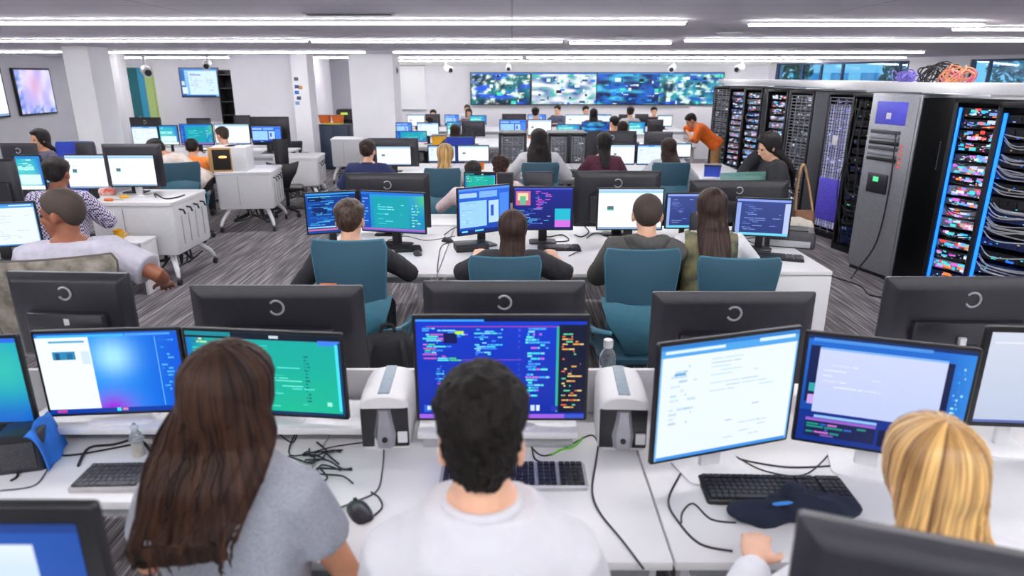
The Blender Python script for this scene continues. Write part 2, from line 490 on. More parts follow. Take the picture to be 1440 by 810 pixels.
def monitor(loc, rz, w, h, z0, kind=None, seed=0, label='', group=None, back=False, ring=False, bez=.012, thick=.03,
            frame=None, name='computer_monitor', base=True, gadget=False, cat='monitor', hub=False):
    """screen faces local -y; z0 = height of its lower edge above the desk (local z = 0)"""
    t = thing(name, label, cat, loc, rz, group)
    t['category'] = cat
    fm = frame or M_BEZEL
    # housing: bezel box plus a tapering rear shell
    mb = MB()
    def fr(inset, y, cz=0):
        return [Vector((p.x, y, p.y + z0 + h / 2 + cz)) for p in rrect(w - 2 * inset, h - 2 * inset, .008, 0, 3)]
    mb.loft([fr(.003, 0), fr(0, .004), fr(0, thick * .5), fr(.012, thick * .75), fr(.05 * w, thick), fr(.07 * w, thick + .004)])
    mb.build('housing', M_CHAR if back else fm, t)
    b, n, d = screen(kind or 'white', seed)
    dm = display_mesh(w - 2 * bez, h - 2 * bez, d, seed, n, b)
    for v in dm.vertices:
        v.co.z += z0 + bez
        v.co.y -= .0012
    link('display', dm, M_SCREEN, t)
    if back:
        mb = MB()
        def br(wf, hf, y, dz):
            return [Vector((p.x, y, p.y + z0 + h * (.5 + dz))) for p in rrect(w * wf, h * hf, .012, 0, 3)]
        mb.loft([br(.66, .5, thick, -.16), br(.65, .49, thick + .028, -.16), br(.62, .47, thick + .034, -.16)])
        mb.build('rear_cover', M_CHAR, t)
        if ring:
            pts = [(math.cos(a) * h * .07, thick + .0065, z0 + h * .79 + math.sin(a) * h * .07) for a in [math.radians(40 + 290 * k / 18) for k in range(19)]]
            MB().tube(pts, .005, 6).build('ring_badge', M_LGREY, t, 'pale open ring emblem')
    if base:
        sw = min(.08, w * .14)
        MB().box((0, thick + .03, (z0 + h * .35) / 2 + .006), (sw, .025, z0 + h * .35), .006).build('stand_neck', M_BLK if not hub else M_WPLA, t)
        bw = min(.24, w * .45)
        MB().loft([rrect(bw, .17, .03, 0, 4, 0, thick + .02), rrect(bw, .17, .03, .008, 4, 0, thick + .02), rrect(bw - .03, .14, .02, .013, 4, 0, thick + .02)]).build('stand_base', M_BLK if not hub else M_WPLA, t)
    return t

def mon_px(bl, br, tl, zb, label, kind='white', seed=0, back=False, surf=DESK, h=None, **k):
    """from the photo's corners of the lower edge (as seen) and of the top left, lower edge at height zb"""
    a, b = on_z(*bl, zb), on_z(*br, zb)
    if h is None:
        # height so that a vertical through the left corner reaches tl's row
        d = ray(a.x / a.y * 0 + tl[0], tl[1])
        h = H + d.z * (a.y / d.y) - zb
    w = (b - a).to_2d().length
    c = (a + b) / 2
    ang = math.atan2(b.y - a.y, b.x - a.x)
    if back:
        ang += PI
    return monitor((c.x, c.y, surf), ang, w, h, zb - surf, kind, seed, label, back=back, **k)

def mon_y(x0, x1, yt, yb, Y, label, kind='white', seed=0, back=False, surf=DESK, yaw=0., **k):
    """upright and square on at distance Y"""
    a, b, t = on_y(x0, yt, Y), on_y(x1, yt, Y), on_y(x0, yt, Y)
    z0 = max(.05, on_y(x0, yb, Y).z - surf)
    h = max(.2, t.z - surf - z0)
    return monitor(((a.x + b.x) / 2, Y, surf), (PI if back else 0) + yaw, b.x - a.x, h, z0, kind, seed, label, back=back, **k)
# ---------------------------------------------------------------- people
TMP = bpy.data.scenes.new('build_bench')

def fuse(mb, vox, it=3, fac=.5):
    """one continuous surface from overlapping closed pieces"""
    bmesh.ops.recalc_face_normals(mb.bm, faces=mb.bm.faces[:])
    me = bpy.data.meshes.new('pieces')
    mb.bm.to_mesh(me)
    mb.bm.free()
    o = bpy.data.objects.new('pieces', me)
    TMP.collection.objects.link(o)
    r = o.modifiers.new('r', 'REMESH')
    r.mode = 'VOXEL'
    r.voxel_size = vox
    s = o.modifiers.new('s', 'SMOOTH')
    s.factor = fac
    s.iterations = it
    vl = TMP.view_layers[0]
    vl.update()
    dg = vl.depsgraph
    out = bpy.data.meshes.new_from_object(o.evaluated_get(dg), depsgraph=dg)
    bpy.data.objects.remove(o)
    bpy.data.meshes.remove(me)
    for p in out.polygons:
        p.use_smooth = True
    return out

def wrinkle(me, amp, f=9., seed=0.):
    o = Vector((seed, seed * 1.7, 0))
    ns = [v.normal.copy() for v in me.vertices]
    for v, n in zip(me.vertices, ns):
        p = Vector((v.co.x, v.co.y, v.co.z * .8))
        a = noise.noise(p * f + o)
        b = 1 - abs(noise.noise(p * f * 1.6 + o * 2)) * 2
        v.co += n * amp * (a + .6 * b)

def hand(mb, w, d, nrm, side, s, curl=.5):
    d, nrm, side = d.normalized(), nrm.normalized(), side.normalized()
    pr = []
    for t, hw, th in ((-.012, .024, .02), (.0, .026, .019), (.03, .036, .017), (.06, .041, .015), (.088, .04, .012), (.098, .034, .008)):
        c = w + d * t * s
        pr.append([c + side * (math.cos(2 * PI * k / 12) * hw * s) + nrm * (math.sin(2 * PI * k / 12) * th * s) for k in range(12)])
    mb.loft(pr)
    for off, st, L in ((.03, .085, .072), (.0105, .09, .08), (-.0095, .088, .074), (-.029, .08, .058)):
        p = w + (d * st + side * off * .95) * s
        pts, rs = [p - d * .02 * s, p], [.0095 * s, .0098 * s]
        for k, (f, b) in enumerate(((.45, .35), (.3, 1.0), (.25, 1.5))):
            dd = (d + side * off * 3.2) * math.cos(curl * b) + nrm * math.sin(curl * b)
            p = p + dd.normalized() * L * f * s
            pts.append(p)
            rs.append((.0094 - .0009 * k) * s)
        mb.tube(pts, rs, 8, True)
    p = w + (d * .022 + side * .03) * s
    q = p + (d * .7 + side * .65 + nrm * .25).normalized() * .042 * s
    r = q + (d * .95 + side * .25 + nrm * .3).normalized() * .034 * s
    mb.tube([p - side * .012 * s, p, q, r], [.012 * s, .0125 * s, .011 * s, .009 * s], 8, True)

def hair_cap(bm_, HM, s, style, seed, vol=.0, noise_amp=.004, long_=False, res=5, tail=0):
    """closed shell that dives under the skin where no hair grows"""
    q = bmesh.ops.create_icosphere(bm_, subdivisions=res, radius=1)
    o = Vector((seed * 3.3, seed, 0))
    R = Vector((.0805, .1, .096))
    for v in q['verts']:
        d = v.co.normalized()
        az = abs(math.atan2(d.x, d.y))            # 0 = face, pi = nape
        K = [(0, .52), (.5, .47), (.85, .3), (1.15, -.05), (1.45, -.28), (1.6, -.05), (1.8, -.1), (2.1, -.55), (2.6, -.84), (PI, -.9)]
        if long_:
            K = [(0, .55), (.45, .5), (.75, .35), (.95, -.5), (1.2, -.85), (PI, -.99)]
        for (a0, z0), (a1, z1) in zip(K, K[1:]):
            if a0 <= az <= a1:
                lim = z0 + (z1 - z0) * (az - a0) / (a1 - a0)
                break
        m = smooth((d.z - lim) / .12 + .5)
        rad = 1 / math.sqrt((d.x / R.x) ** 2 + (d.y / R.y) ** 2 + (d.z / R.z) ** 2)
        th = .005 + vol * smooth((d.z - .05) / .6) + (.01 if long_ else 0)
        ns = noise.noise(d * 7 + o) * noise_amp + noise.noise(d * 19 + o) * noise_amp * .6
        if long_:
            ns = ns * .35 + .0012 * math.sin(math.atan2(d.x, d.y + .25) * 40 + seed + 2 * noise.noise(d * 3 + o))
        v.co = HM @ (Vector((0, -.008, .02)) + d * (rad * (.9 + .1 * m) + (th + ns) * m))

def flow_of(co, HM, s):
    """strand coordinate: turns about the crown, hardly changes down a strand"""
    a = HM @ Vector((0, -.015, 0))
    d = Vector((co.x - a.x, co.y - a.y, 0))
    L = d.length
    h = (co.z - a.z) / s
    d = d / max(1e-5, L)
    return Vector((d.x + .02 * L, d.y, h * .35))

def person(loc, yaw, ztop, label, s=1., lean=.08, head=(0, 0, 0), hair=('short', 'black', {}), skin=None, shirt=None, sleeve=2., hands=None,
           vox=.009, stand=False, slim=1., trousers=None, group=None, side=0., eyes=False, curl=.5, collar=None, hood=False, poles=(None, None), loose=0., hs=(1, 1, 1), neck=.028, slope=0.):
    skin = skin or M_SKIN
    shirt = shirt or cloth('grey', '#8c8f96')
    trousers = trousers or M_TROU
    V = Vector
    u = V((math.sin(side), math.sin(lean) * math.cos(side), math.cos(lean) * math.cos(side))).normalized()
    rt = V((math.cos(side), 0, -math.sin(side)))
    fw = rt.cross(u) * -1
    if fw.y < 0 and lean < 1.2:
        fw = -fw
    hz = .905 if stand else None
    # hip height from the wanted height of the head's top
    tilt = Matrix.Rotation(-lean * .45 if lean < .8 else -lean * .75, 3, 'X')
    hrot = tilt @ Euler((head[1], head[2], 0)).to_matrix() @ Matrix.Rotation(head[0], 3, 'Z')
    up = ((u * (.515 + neck) + fw * .012) + hrot @ V((0, .015, .095))).z * s + .117 * s * hs[2] + .8 * s * dict(hair[2]).get('vol', .012)
    hip = ztop - up
    if stand:
        hip = ztop - up if hz is None else min(ztop - up, .95 * s)
    P0 = V((0, 0, hip))
    sp = lambda t, f=0., r=0.: P0 + u * t * s + fw * f * s + rt * r * s
    W = lambda a: a * s * slim
    prof = [(-.09, .115, .095), (-.04, .168, .125), (.04, .172, .125), (.14, .148, .108), (.25, .158, .112), (.35, .176, .118), (.42, .184 * (1 - .12 * slope), .108), (.465, .165 * (1 - .26 * slope), .088), (.5, .105 * (1 - .14 * slope), .066), (.535, .058, .056)]
    def torso(mb, inf, top=None, bottom=-1, n=24):
        R = []
        for t, a, b in prof:
            if t < bottom or (top is not None and t > top):
                continue
            fo = .02 * math.sin(max(0, t) * 5)
            c = sp(t, fo)
            e = .75
            ring = []
            for k in range(n):
                an = 2 * PI * k / n
                cx, cy = math.cos(an), math.sin(an)
                f_ = lambda z: math.copysign(abs(z) ** e, z)
                ring.append(c + rt * f_(cx) * (W(a) + inf) + fw * f_(cy) * (W(b) + inf))
            R.append(ring)
        mb.loft(R)
    nb = sp(.515)
    # the head rides on the neck and follows part of the lean
    hc = nb + (u * neck + fw * .012) * s + (hrot @ V((0, .015, .095))) * s
    HM = Matrix.Translation(hc) @ (hrot @ Matrix.Diagonal(V(hs) * s)).to_4x4()
    hp = lambda x, y, z: HM @ V((x, y, z))
    mb = MB()
    torso(mb, -.004)
    mb.tube([sp(.46), nb, nb + u * .05 * s, hp(0, -.018, -.03)], [.066 * s, .056 * s, .052 * s, .055 * s], 14, True)
    def he(c, r, rr=None, seg=20):
        mb2 = MB()
        mb2.ell(c, r, rr, seg)
        for f in mb2.bm.verts:
            f.co = HM @ f.co
        tmp = bpy.data.meshes.new('t')
        mb2.bm.to_mesh(tmp)
        mb2.bm.free()
        mb.bm.from_mesh(tmp)
        bpy.data.meshes.remove(tmp)
    he((0, -.008, .02), (.077, .096, .092))
    he((0, .022, -.045), (.06, .068, .072))
    he((0, .055, -.09), (.034, .03, .026))
    he((0, .078, .018), (.05, .016, .012))
    he((.034, .066, -.03), (.022, .02, .02))
    he((-.034, .066, -.03), (.022, .02, .02))
    he((0, .086, -.062), (.022, .012, .007))
    he((0, .083, -.073), (.019, .012, .007))
    mb.tube([hp(0, .084, .008), hp(0, .1, -.018), hp(0, .107, -.034), hp(0, .09, -.042)], [.008 * s, .01 * s, .0135 * s, .011 * s], 10, True)
    for q in (1, -1):
        he((q * .08, -.006, -.012), (.011, .02, .033), Matrix.Rotation(q * .35, 3, 'Z'))
    # arms
    hands = hands or ((-.17, .42, DESK + .05), (.17, .42, DESK + .05))
    arms = []
    for q, T, pole in ((-1, hands[0], poles[0]), (1, hands[1], poles[1])):
        S0 = sp(.435 - .045 * slope, 0, q * .168 * slim)
        L1, L2 = .285 * s, .255 * s
        T = V(T)
        dv = T - S0
        if dv.length > .97 * (L1 + L2):
            T = S0 + dv.normalized() * .97 * (L1 + L2)
            dv = T - S0
        D = dv.length
        a = (L1 * L1 - L2 * L2 + D * D) / (2 * D)
        hgt = math.sqrt(max(1e-6, L1 * L1 - a * a))
        pv = V(pole) if pole else V((q * .8, -.3, -.55))
        dn = dv.normalized()
        pv = (pv - dn * pv.dot(dn)).normalized()
        E = S0 + dn * a + pv * hgt
        arms.append((q, S0, E, T))
        mb.tube([sp(.43 - .03 * slope, 0, q * .12 * slim), S0, S0.lerp(E, .4), E, E.lerp(T, .3), T], [.055 * s, .056 * s * slim, .046 * s * slim, .038 * s * slim, .0395 * s * slim, .026 * s * slim], 14, True)
        fd = (T - E).normalized()
        fd = (fd + V((0, .25, 0))).normalized()
        nrm = V((0, 0, -1))
        nrm = (nrm - fd * nrm.dot(fd))
        if nrm.length < .2:
            nrm = V((-q, 0, 0)) - fd * (-q * fd.x)
        nrm.normalize()
        sd = fd.cross(nrm)
        if sd.x * q > 0:
            sd = -sd
        hand(mb, T, fd, nrm, sd, s, curl)
    # legs
    legs = []
    for q in (-1, 1):
        h0 = P0 + V((q * .088 * s, 0, -.02 * s))
        if stand:
            k0, an = V((q * .1 * s, .015, hip * .52)), V((q * .1 * s, -.01, .085))
        else:
            k0, an = V((q * .13 * s, .42 * s, min(hip - .03 * s, .54))), V((q * .13 * s, .40 * s, .085))
        legs.append((q, h0, k0, an))
        mb.tube([h0, h0.lerp(k0, .45), k0, k0.lerp(an, .3), an], [.078 * s, .068 * s, .052 * s, .053 * s, .034 * s], 14, True)
        mb.tube([an + V((0, -.03, -.03)), an + V((0, .06, -.04)), an + V((0, .15, -.05))], [.034 * s, .034 * s, .026 * s], 10, True)
    body = link('person', fuse(mb, vox), skin)
    off = Matrix.Rotation(yaw, 3, 'Z') @ V((hc.x, hc.y, 0))
    body.location = (loc[0] - off.x, loc[1] - off.y, 0)
    global HIP
    HIP = hip
    body.rotation_euler = (0, 0, yaw)
    tag(body, label, 'person', group)
    # shirt
    mb = MB()
    torso(mb, .014 + loose, bottom=-.05, top=.51)
    for q, S0, E, T in arms:
        k = .017 + loose
        P = [sp(.43 - .03 * slope, 0, q * .11 * slim), S0]
        R = [.06 * s + k, .056 * s * slim + k]
        if sleeve <= 1:
            P += [S0.lerp(E, sleeve * .6), S0.lerp(E, sleeve)]
            R += [.05 * s * slim + k * 1.1, .046 * s * slim + k * 1.3]
        else:
            P += [S0.lerp(E, .5), E, E.lerp(T, (sleeve - 1) * .6), E.lerp(T, sleeve - 1.06)]
            R += [.046 * s * slim + k, .041 * s * slim + k, .037 * s * slim + k * .9, .03 * s + k * .6]
        mb.tube(P, R, 14)
        if len(P):
            mb.ell(P[0], (R[0] * .98,) * 3)
    me = fuse(mb, vox * 1.15, 4)
    wrinkle(me, .0045 * s, 9, loc[0])
    link('shirt', me, shirt, body)
    if collar:
        pts = [nb + rt * math.cos(a) * .068 * s + fw * math.sin(a) * .066 * s - u * .012 * s for a in [2 * PI * k / 20 for k in range(21)]]
        MB().tube(pts, .011 * s, 8).build('collar', collar, body)
    if hood:
        mb = MB()
        mb.tube([sp(.5, -.02, -.11), sp(.5, -.085, -.07), sp(.47, -.12, 0), sp(.5, -.085, .07), sp(.5, -.02, .11)], [.03, .045, .055, .045, .03], 12, True)
        mb.tube([sp(.49, -.08, -.08), sp(.43, -.115, -.04), sp(.4, -.12, 0), sp(.43, -.115, .04), sp(.49, -.08, .08)], [.03, .038, .04, .038, .03], 12, True)
        me = fuse(mb, vox)
        wrinkle(me, .006, 14, 3)
        link('hood', me, shirt, body)
    # trousers and shoes
    mb = MB()
    R = []
    torso(mb, .008, bottom=-.1, top=.06)
    for q, h0, k0, an in legs:
        mb.tube([h0, h0.lerp(k0, .45), k0, k0.lerp(an, .35), k0.lerp(an, .95)], [.088 * s, .08 * s, .066 * s, .062 * s, .055 * s], 12, True)
    link('trousers', fuse(mb, max(.012, vox), 3), trousers, body)
    for q, h0, k0, an in legs:
        mb = MB()
        x, y = an.x, an.y
        rings = []
        for yy, w_, z1 in ((-.085, .03, .07), (-.06, .042, .1), (0, .044, .105), (.06, .047, .085), (.13, .046, .06), (.17, .03, .045)):
            rings.append([V((x + w_ * s * math.cos(a), y + yy * s, z1 / 2 + .002 + (z1 / 2) * math.sin(a))) for a in [2 * PI * k / 12 for k in range(12)]])
        mb.loft(rings)
        mb.build('shoe', M_SHOE, body)
    # hair
    st, hm, hk = hair
    hk = dict(hk)
    mb = MB()
    seed = hk.get('seed', abs(loc[0] * 3 + loc[1]))
    lng = st in ('long', 'bob', 'tied')
    rs_ = hk.get('res', 5 if vox < .008 else 4)
    hair_cap(mb.bm, HM, s, st, seed, hk.get('vol', .012), hk.get('amp', .005), lng and st != 'tied', rs_)
    if st in ('long', 'bob'):
        L = hk.get('len', .45)
        hw = hk.get('w', .1)
        tipw = hk.get('tip', .07)
        top = hp(0, -.03, .05)
        c1 = hp(0, -.045, -.07)
        N, M = (72, 30) if vox < .008 else (40, 14)
        back = sp(.36, -.165)
        rings = []
        rnd = random.Random(int(seed * 10))
        sw = hk.get('sway', 0.)
        zend = hp(0, 0, 0).z - L
        for i in range(M + 1):
            t = i / M
            z = top.z + (zend - top.z) * t
            # centre line: head back, nape, then lying on the back
            pts = [top, c1, sp(.5, -.085), back, sp(.1, -.16)]
            c = None
            for a, b in zip(pts, pts[1:]):
                if a.z >= z >= b.z:
                    c = a.lerp(b, (a.z - z) / max(1e-4, a.z - b.z))
                    break
            if c is None:
                c = V((pts[-1].x, pts[-1].y, z))
            sm = smooth(t * 2.2)
            w_ = (.084 * s + (hw * s - .084 * s) * sm) if t < .45 else (hw * s + (tipw * s - hw * s) * smooth((t - .45) / .55))
            dz = smooth((top.z - z) / (.3 * s))
            dpt = (.08 + (.036 - .08) * dz) * s * (1 - .7 * smooth((t - .55) / .45))
            ring = []
            for k in range(N):
                an = 2 * PI * k / N
                rg = 1 + .02 * math.sin(an * 23 + 2.5 * noise.noise(V((an * 2, z * 3, seed)))) + .07 * noise.noise(V((math.cos(an) * 5, math.sin(an) * 5, z * 1.5 + seed)))
                zz = z
                if t > .8:
                    zz -= (t - .8) / .2 * .07 * s * noise.noise(V((math.cos(an) * 6, seed, math.sin(an) * 3)))
                ring.append(V((c.x + sw * t * t + math.cos(an) * w_ * rg, c.y + math.sin(an) * dpt * rg, zz)))
            rings.append(ring)
        mb.loft(rings)
        if vox < .0095:
            me = fuse(mb, .0048 if vox < .0075 else .008, 6)
            ns_ = [v.normal.copy() for v in me.vertices]
            for v, n_ in zip(me.vertices, ns_):
                fl = flow_of(v.co, HM, s)
                v.co += n_ * s * (.0036 * noise.noise(V((fl.x * 9 + seed, fl.y * 9, fl.z * 9))) + .002 * noise.noise(V((fl.x * 21, fl.y * 21 + seed, fl.z * 16))))
            mb = MB()
            mb.bm.from_mesh(me)
            bpy.data.meshes.remove(me)
        if vox < .0085:
            for k in range(hk.get('strands', 46)):
                an = PI + rnd.random() * PI
                pts = []
                sh_ = rnd.uniform(-.02, .06)
                i0 = rnd.randint(2, 22)
                kk = int(an / (2 * PI) * N)
                for i in range(min(i0, M - 4), M + 1, 2):
                    p = rings[i][(kk + int(1.2 * math.sin(i * .4 + k))) % N].copy()
                    p.y -= .001
                    pts.append(p)
                pts.append(pts[-1] + V((rnd.uniform(-.012, .012), .0, -max(0, sh_) * .5 - .012)))
                mb.tube(pts, [.0012] + [.0026] * (len(pts) - 2) + [.0006], 5)
    if st in ('tied', 'bun'):
        mb.ell(hp(0, -.115, .03), V((.04, .036, .04)) * s, seg=14)
        if st == 'tied':
            a = hp(0, -.12, .02)
            L = hk.get('len', .28)
            mb.tube([a, a + V((0, -.05, -.05)), sp(.44, -.17), sp(.44, -.18) + V((0, 0, -L + .1))], [.03, .042, .04, .012], 14, True)
    ho = mb.build('hair', HAIR[hm], body)
    fa = ho.data.attributes.new('flow', 'FLOAT_VECTOR', 'POINT')
    for v in ho.data.vertices:
        fa.data[v.index].vector = flow_of(v.co, HM, s)
    if eyes:
        for q in (1, -1):
            e = MB()
            e.ell(hp(q * .031, .077, -.004), V((.012, .012, .008)) * s)
            e.build('eye', M_EYE, body)
    return body

# ---------------------------------------------------------------- furniture
def office_chair(loc, rz, label, back_top=.95, seat=.45, w=.48, group=None, fabric=None, frame=None, arms=True, lower=True, name='office_chair'):
    """occupant looks along local +y"""
    fabric, frame = fabric or M_TEAL, frame or M_TEALL
    t = thing(name, label, 'chair', (loc[0], loc[1], 0), rz, group)
    zb = seat + .14
    hb = back_top - zb
    rings = []
    NV, NU = 14, 12
    for i in range(NV + 1):
        v = i / NV
        hw = w / 2 * (.8 + .2 * v)
        if v > .9:
            hw *= math.sqrt(max(.0, 1 - ((v - .9) / .1) ** 2 * .16))
        if v < .1:
            hw *= math.sqrt(1 - ((.1 - v) / .1) ** 2 * .3)
        z = zb + hb * v
        y0 = -.215 - .05 * v - .02 * math.sin(v * PI)
        ring = []
        for k in range(NU + 1):
            uu = -1 + 2 * k / NU
            ring.append(Vector((uu * hw, y0 + .05 * uu * uu + .008, z)))
        for k in range(NU + 1):
            uu = 1 - 2 * k / NU
            ring.append(Vector((uu * hw, y0 + .05 * uu * uu - .012, z)))
        rings.append(ring)
    MB().loft(rings).build('backrest', fabric, t)
    # rim along the top and the sides
    pts = []
    for i in range(NV, -1, -1):
        pts.append(rings[i][0])
    pts = pts[::-1] + [rings[NV][k] for k in range(NU + 1)] + [rings[i][NU] for i in range(NV, -1, -1)]
    MB().tube([p + Vector((0, -.01, 0)) for p in pts], .009, 6).build('back_rim', frame, t)
    if lower:
        rr = []
        for v, hw, y in ((0, .06, -.13), (.12, .075, -.2), (.35, .12, -.265), (.6, .19, -.285), (.85, .225, -.275), (1, .235, -.262)):
            z = seat - .03 + v * .42
            ring = []
            for k in range(NU + 1):
                uu = -1 + 2 * k / NU
                ring.append(Vector((uu * hw, y + .09 * v * uu * uu, z - .035 * v * (1 - uu * uu))))
            for k in range(NU + 1):
                uu = 1 - 2 * k / NU
                ring.append(Vector((uu * hw, y + .09 * v * uu * uu - .014, z - .035 * v * (1 - uu * uu))))
            rr.append(ring)
        MB().loft(rr).build('back_shell', frame, t)
    MB().loft([rrect(.4, .38, .08, seat - .075), rrect(.47, .44, .1, seat - .05), rrect(.48, .45, .1, seat - .02), rrect(.44, .41, .09, seat - .004)]).build('seat', fabric, t)
    if arms:
        for q in (-1, 1):
            MB().tube([(q * .18, -.25, seat + .17), (q * .27, -.2, seat + .17), (q * .3, -.05, seat + .15), (q * .3, .1, seat + .14), (q * .29, .13, seat + .1), (q * .26, .08, seat - .02), (q * .2, .05, seat - .05)],
                      [.016, .02, .022, .022, .018, .016, .014], 8, True).build('armrest', frame, t)
    MB().cyl((0, 0, .1), (0, 0, seat - .06), .028).build('gas_column', M_BLK, t)
    for k in range(5):
        a = 2 * PI * k / 5 + .3
        d = Vector((math.cos(a), math.sin(a), 0))
        leg = MB().tube([d * .02 + Vector((0, 0, .11)), d * .16 + Vector((0, 0, .1)), d * .29 + Vector((0, 0, .075))], [.03, .024, .018], 8, True).build('base_leg', M_BLK, t)
        p = d * .29
        MB().cyl(p + Vector((-d.y * .022, d.x * .022, .03)), p - Vector((-d.y * .022, d.x * .022, -.03)), .03, n=12).build('caster', M_BLK, leg)
    return t

def desk(x0, x1, y0, y1, label, z=DESK, group=None, legs=True, name='office_desk', panel=None, top_m=None):
    cx, cy = (x0 + x1) / 2, (y0 + y1) / 2
    t = thing(name, label, 'desk', (cx, cy, 0), 0, group)
    w, d = x1 - x0, y1 - y0
    MB().box((0, 0, z - .015), (w - .006, d, .03), .004).build('desk_top', top_m or M_WHITE, t)
    MB().box((0, -d / 2 + .05, z - .055), (w - .12, .03, .05), .003).build('front_rail', M_LGREY, t)
    for sx in (-1, 1):
        for sy in (-1, 1):
            MB().box((sx * (w / 2 - .06), sy * (d / 2 - .08), (z - .03) / 2), (.05, .05, z - .03), .004).build('leg', M_WPLA, t)
    if panel:
        MB().box((0, d * panel, z * .62), (w - .16, .02, z * .55), .003).build('modesty_panel', M_WHITE, t)
    return t

def keyboard(loc, rz, label, w=.44, d=.15, z=DESK, body=None, keys=None, group=None):
    body, keys = body or M_BLK, keys or M_CHAR
    t = thing('keyboard', label, 'keyboard', (loc[0], loc[1], z), rz, group)
    MB().loft([rrect(w, d, .012, 0), rrect(w, d, .012, .012), rrect(w - .008, d - .008, .01, .017)]).build('key_tray', body, t)
    mb = MB()
    rows = 6
    kd = (d - .02) / rows
    for r in range(rows):
        y = d / 2 - .01 - kd * (r + .5) - (.004 if r else 0)
        x = -w / 2 + .012
        blocks = ((15, .285), (3, .058), (4, .075)) if r != 4 else ((14, .285), (3, .058), (4, .075))
        sc = (w - .024) / (.285 + .058 + .075 + .02)
        for n, bw in blocks:
            kw = bw * sc / n
            k = 0
            while k < n:
                span = 6 if (r == 5 and n == 15 and k == 4) else 1
                mb.box((x + kw * (k + span / 2), y, .021), (kw * span - .003, kd - .0035, .009), 0)
                k += span
            x += bw * sc + .01 * sc
    mb.build('keycaps', keys, t, smooth=False)
    return t

def mouse(loc, rz, label, z=DESK, m=None, s=1.):
    t = thing('computer_mouse', label, 'mouse', (loc[0], loc[1], z), rz)
    R = []
    for y, w_, h_ in ((-.055, .012, .012), (-.048, .024, .024), (-.025, .031, .034), (0, .032, .038), (.03, .03, .03), (.05, .022, .018), (.056, .01, .008)):
        R.append([Vector((w_ * s * math.cos(a), y * s, max(0.001, h_ * s * math.sin(a)))) for a in [2 * PI * k / 16 for k in range(16)]])
    MB().loft(R).build('shell', m or M_CHAR, t)
    MB().cyl((-.004, .03 * s, .027 * s), (.004, .03 * s, .027 * s), .01 * s, n=12).build('scroll_wheel', M_BLK, t)
    return t

def bez(pts, n=6):
    """Catmull-Rom through the points"""
    P = [Vector(p) for p in pts]
    out = []
    for i in range(len(P) - 1):
        a, b, c, d = P[max(0, i - 1)], P[i], P[i + 1], P[min(len(P) - 1, i + 2)]
        for k in range(n):
            t = k / n
            out.append(.5 * ((2 * b) + (c - a) * t + (2 * a - 5 * b + 4 * c - d) * t * t + (3 * b - a - 3 * c + d) * t ** 3))
    out.append(P[-1])
    return out

def cable(pts, label, r=.0028, m=None, name='cable', parent=None):
    o = MB().tube(bez(pts), r, 6).build(name, m or M_CABLE, parent)
    if parent is None:
        tag(o, label, 'cable')
    return o

def cable_px(px, label, z=DESK, r=.0028, m=None):
    return cable([on_z(x, y, z + r) for x, y in px], label, r, m)

def caster(p, parent, r=.035):
    f = MB().tube([p + Vector((0, 0, r * 2.6)), p + Vector((0, .012, r * 1.8)), p + Vector((0, .01, r))], [.014, .016, .01], 8).build('caster_fork', M_GREY, parent)
    MB().cyl(p + Vector((-.014, .01, r)), p + Vector((.014, .01, r)), r, n=16).build('wheel', M_BLK, f)

def cart(loc, rz, w, d, z0, z1, label, group='white wheeled carts'):
    """white equipment cart on splayed legs with casters"""
    t = thing('equipment_cart', label, 'cart', (loc[0], loc[1], 0), rz, group)
    MB().loft([rrect(w - .04, d - .04, .03, z0), rrect(w - .01, d - .01, .035, z0 + .03), rrect(w - .01, d - .01, .035, z1 - .05), rrect(w - .02, d - .02, .03, z1 - .045)]).build('cabinet', M_WPLA, t)
    MB().loft([rrect(w - .02, d - .02, .03, z1 - .046), rrect(w + .01, d + .01, .035, z1 - .04), rrect(w + .01, d + .01, .035, z1 - .008), rrect(w - .01, d - .01, .03, z1)]).build('top_plate', M_WHITE, t)
    MB().box((-w * .1, -d / 2 + .001, (z0 + z1) / 2), (.004, .006, (z1 - z0) * .75), 0).build('door_seam', M_GREY, t)
    for k in range(4):
        MB().box((w / 2 - .002, -d * .3 + k * d * .2, (z0 + z1) / 2 - .04), (.008, .012, (z1 - z0) * .55), .002).build('side_groove', M_LGREY, t)
    for k in range(4):
        MB().tube([(w / 2 - .01, -d * .32 + k * d * .2, z1 - .1), (w / 2 + .03, -d * .3 + k * d * .2, z1 - .11), (w / 2 + .035, -d * .28 + k * d * .2, z1 - .15)], .009, 6, True).build('hook', M_BLK, t)
    for sx in (-1, 1):
        for sy in (-1, 1):
            MB().tube([(sx * w * .2, sy * d * .15, z0 + .01), (sx * w * .34, sy * d * .35, z0 - .02), (sx * w * .44, sy * d * .5, z0 * .55), (sx * w * .47, sy * d * .55, .1)], [.03, .03, .026, .02], 10, True).build('leg', M_WPLA, t)
            caster(Vector((sx * w * .47, sy * d * .55, 0)), t)
    rnd = random.Random(int(loc[0] * 100))
    mb = MB()
    for k in range(9):
        x, y = rnd.uniform(-.3, .3) * w, rnd.uniform(-.4, .4) * d
        mb.tube(bez([(x, y, z0), (x + .05, y - .05, z0 * .55), (x + rnd.uniform(-.2, .2), y - .08, z0 * rnd.uniform(.2, .5)), (x + rnd.uniform(-.25, .25), y + .05, z0 * .6)], 5), rnd.uniform(.006, .012), 6)
    o = mb.build('hanging_cables', M_CABLE, t)
    o['kind'] = 'stuff'
    return t

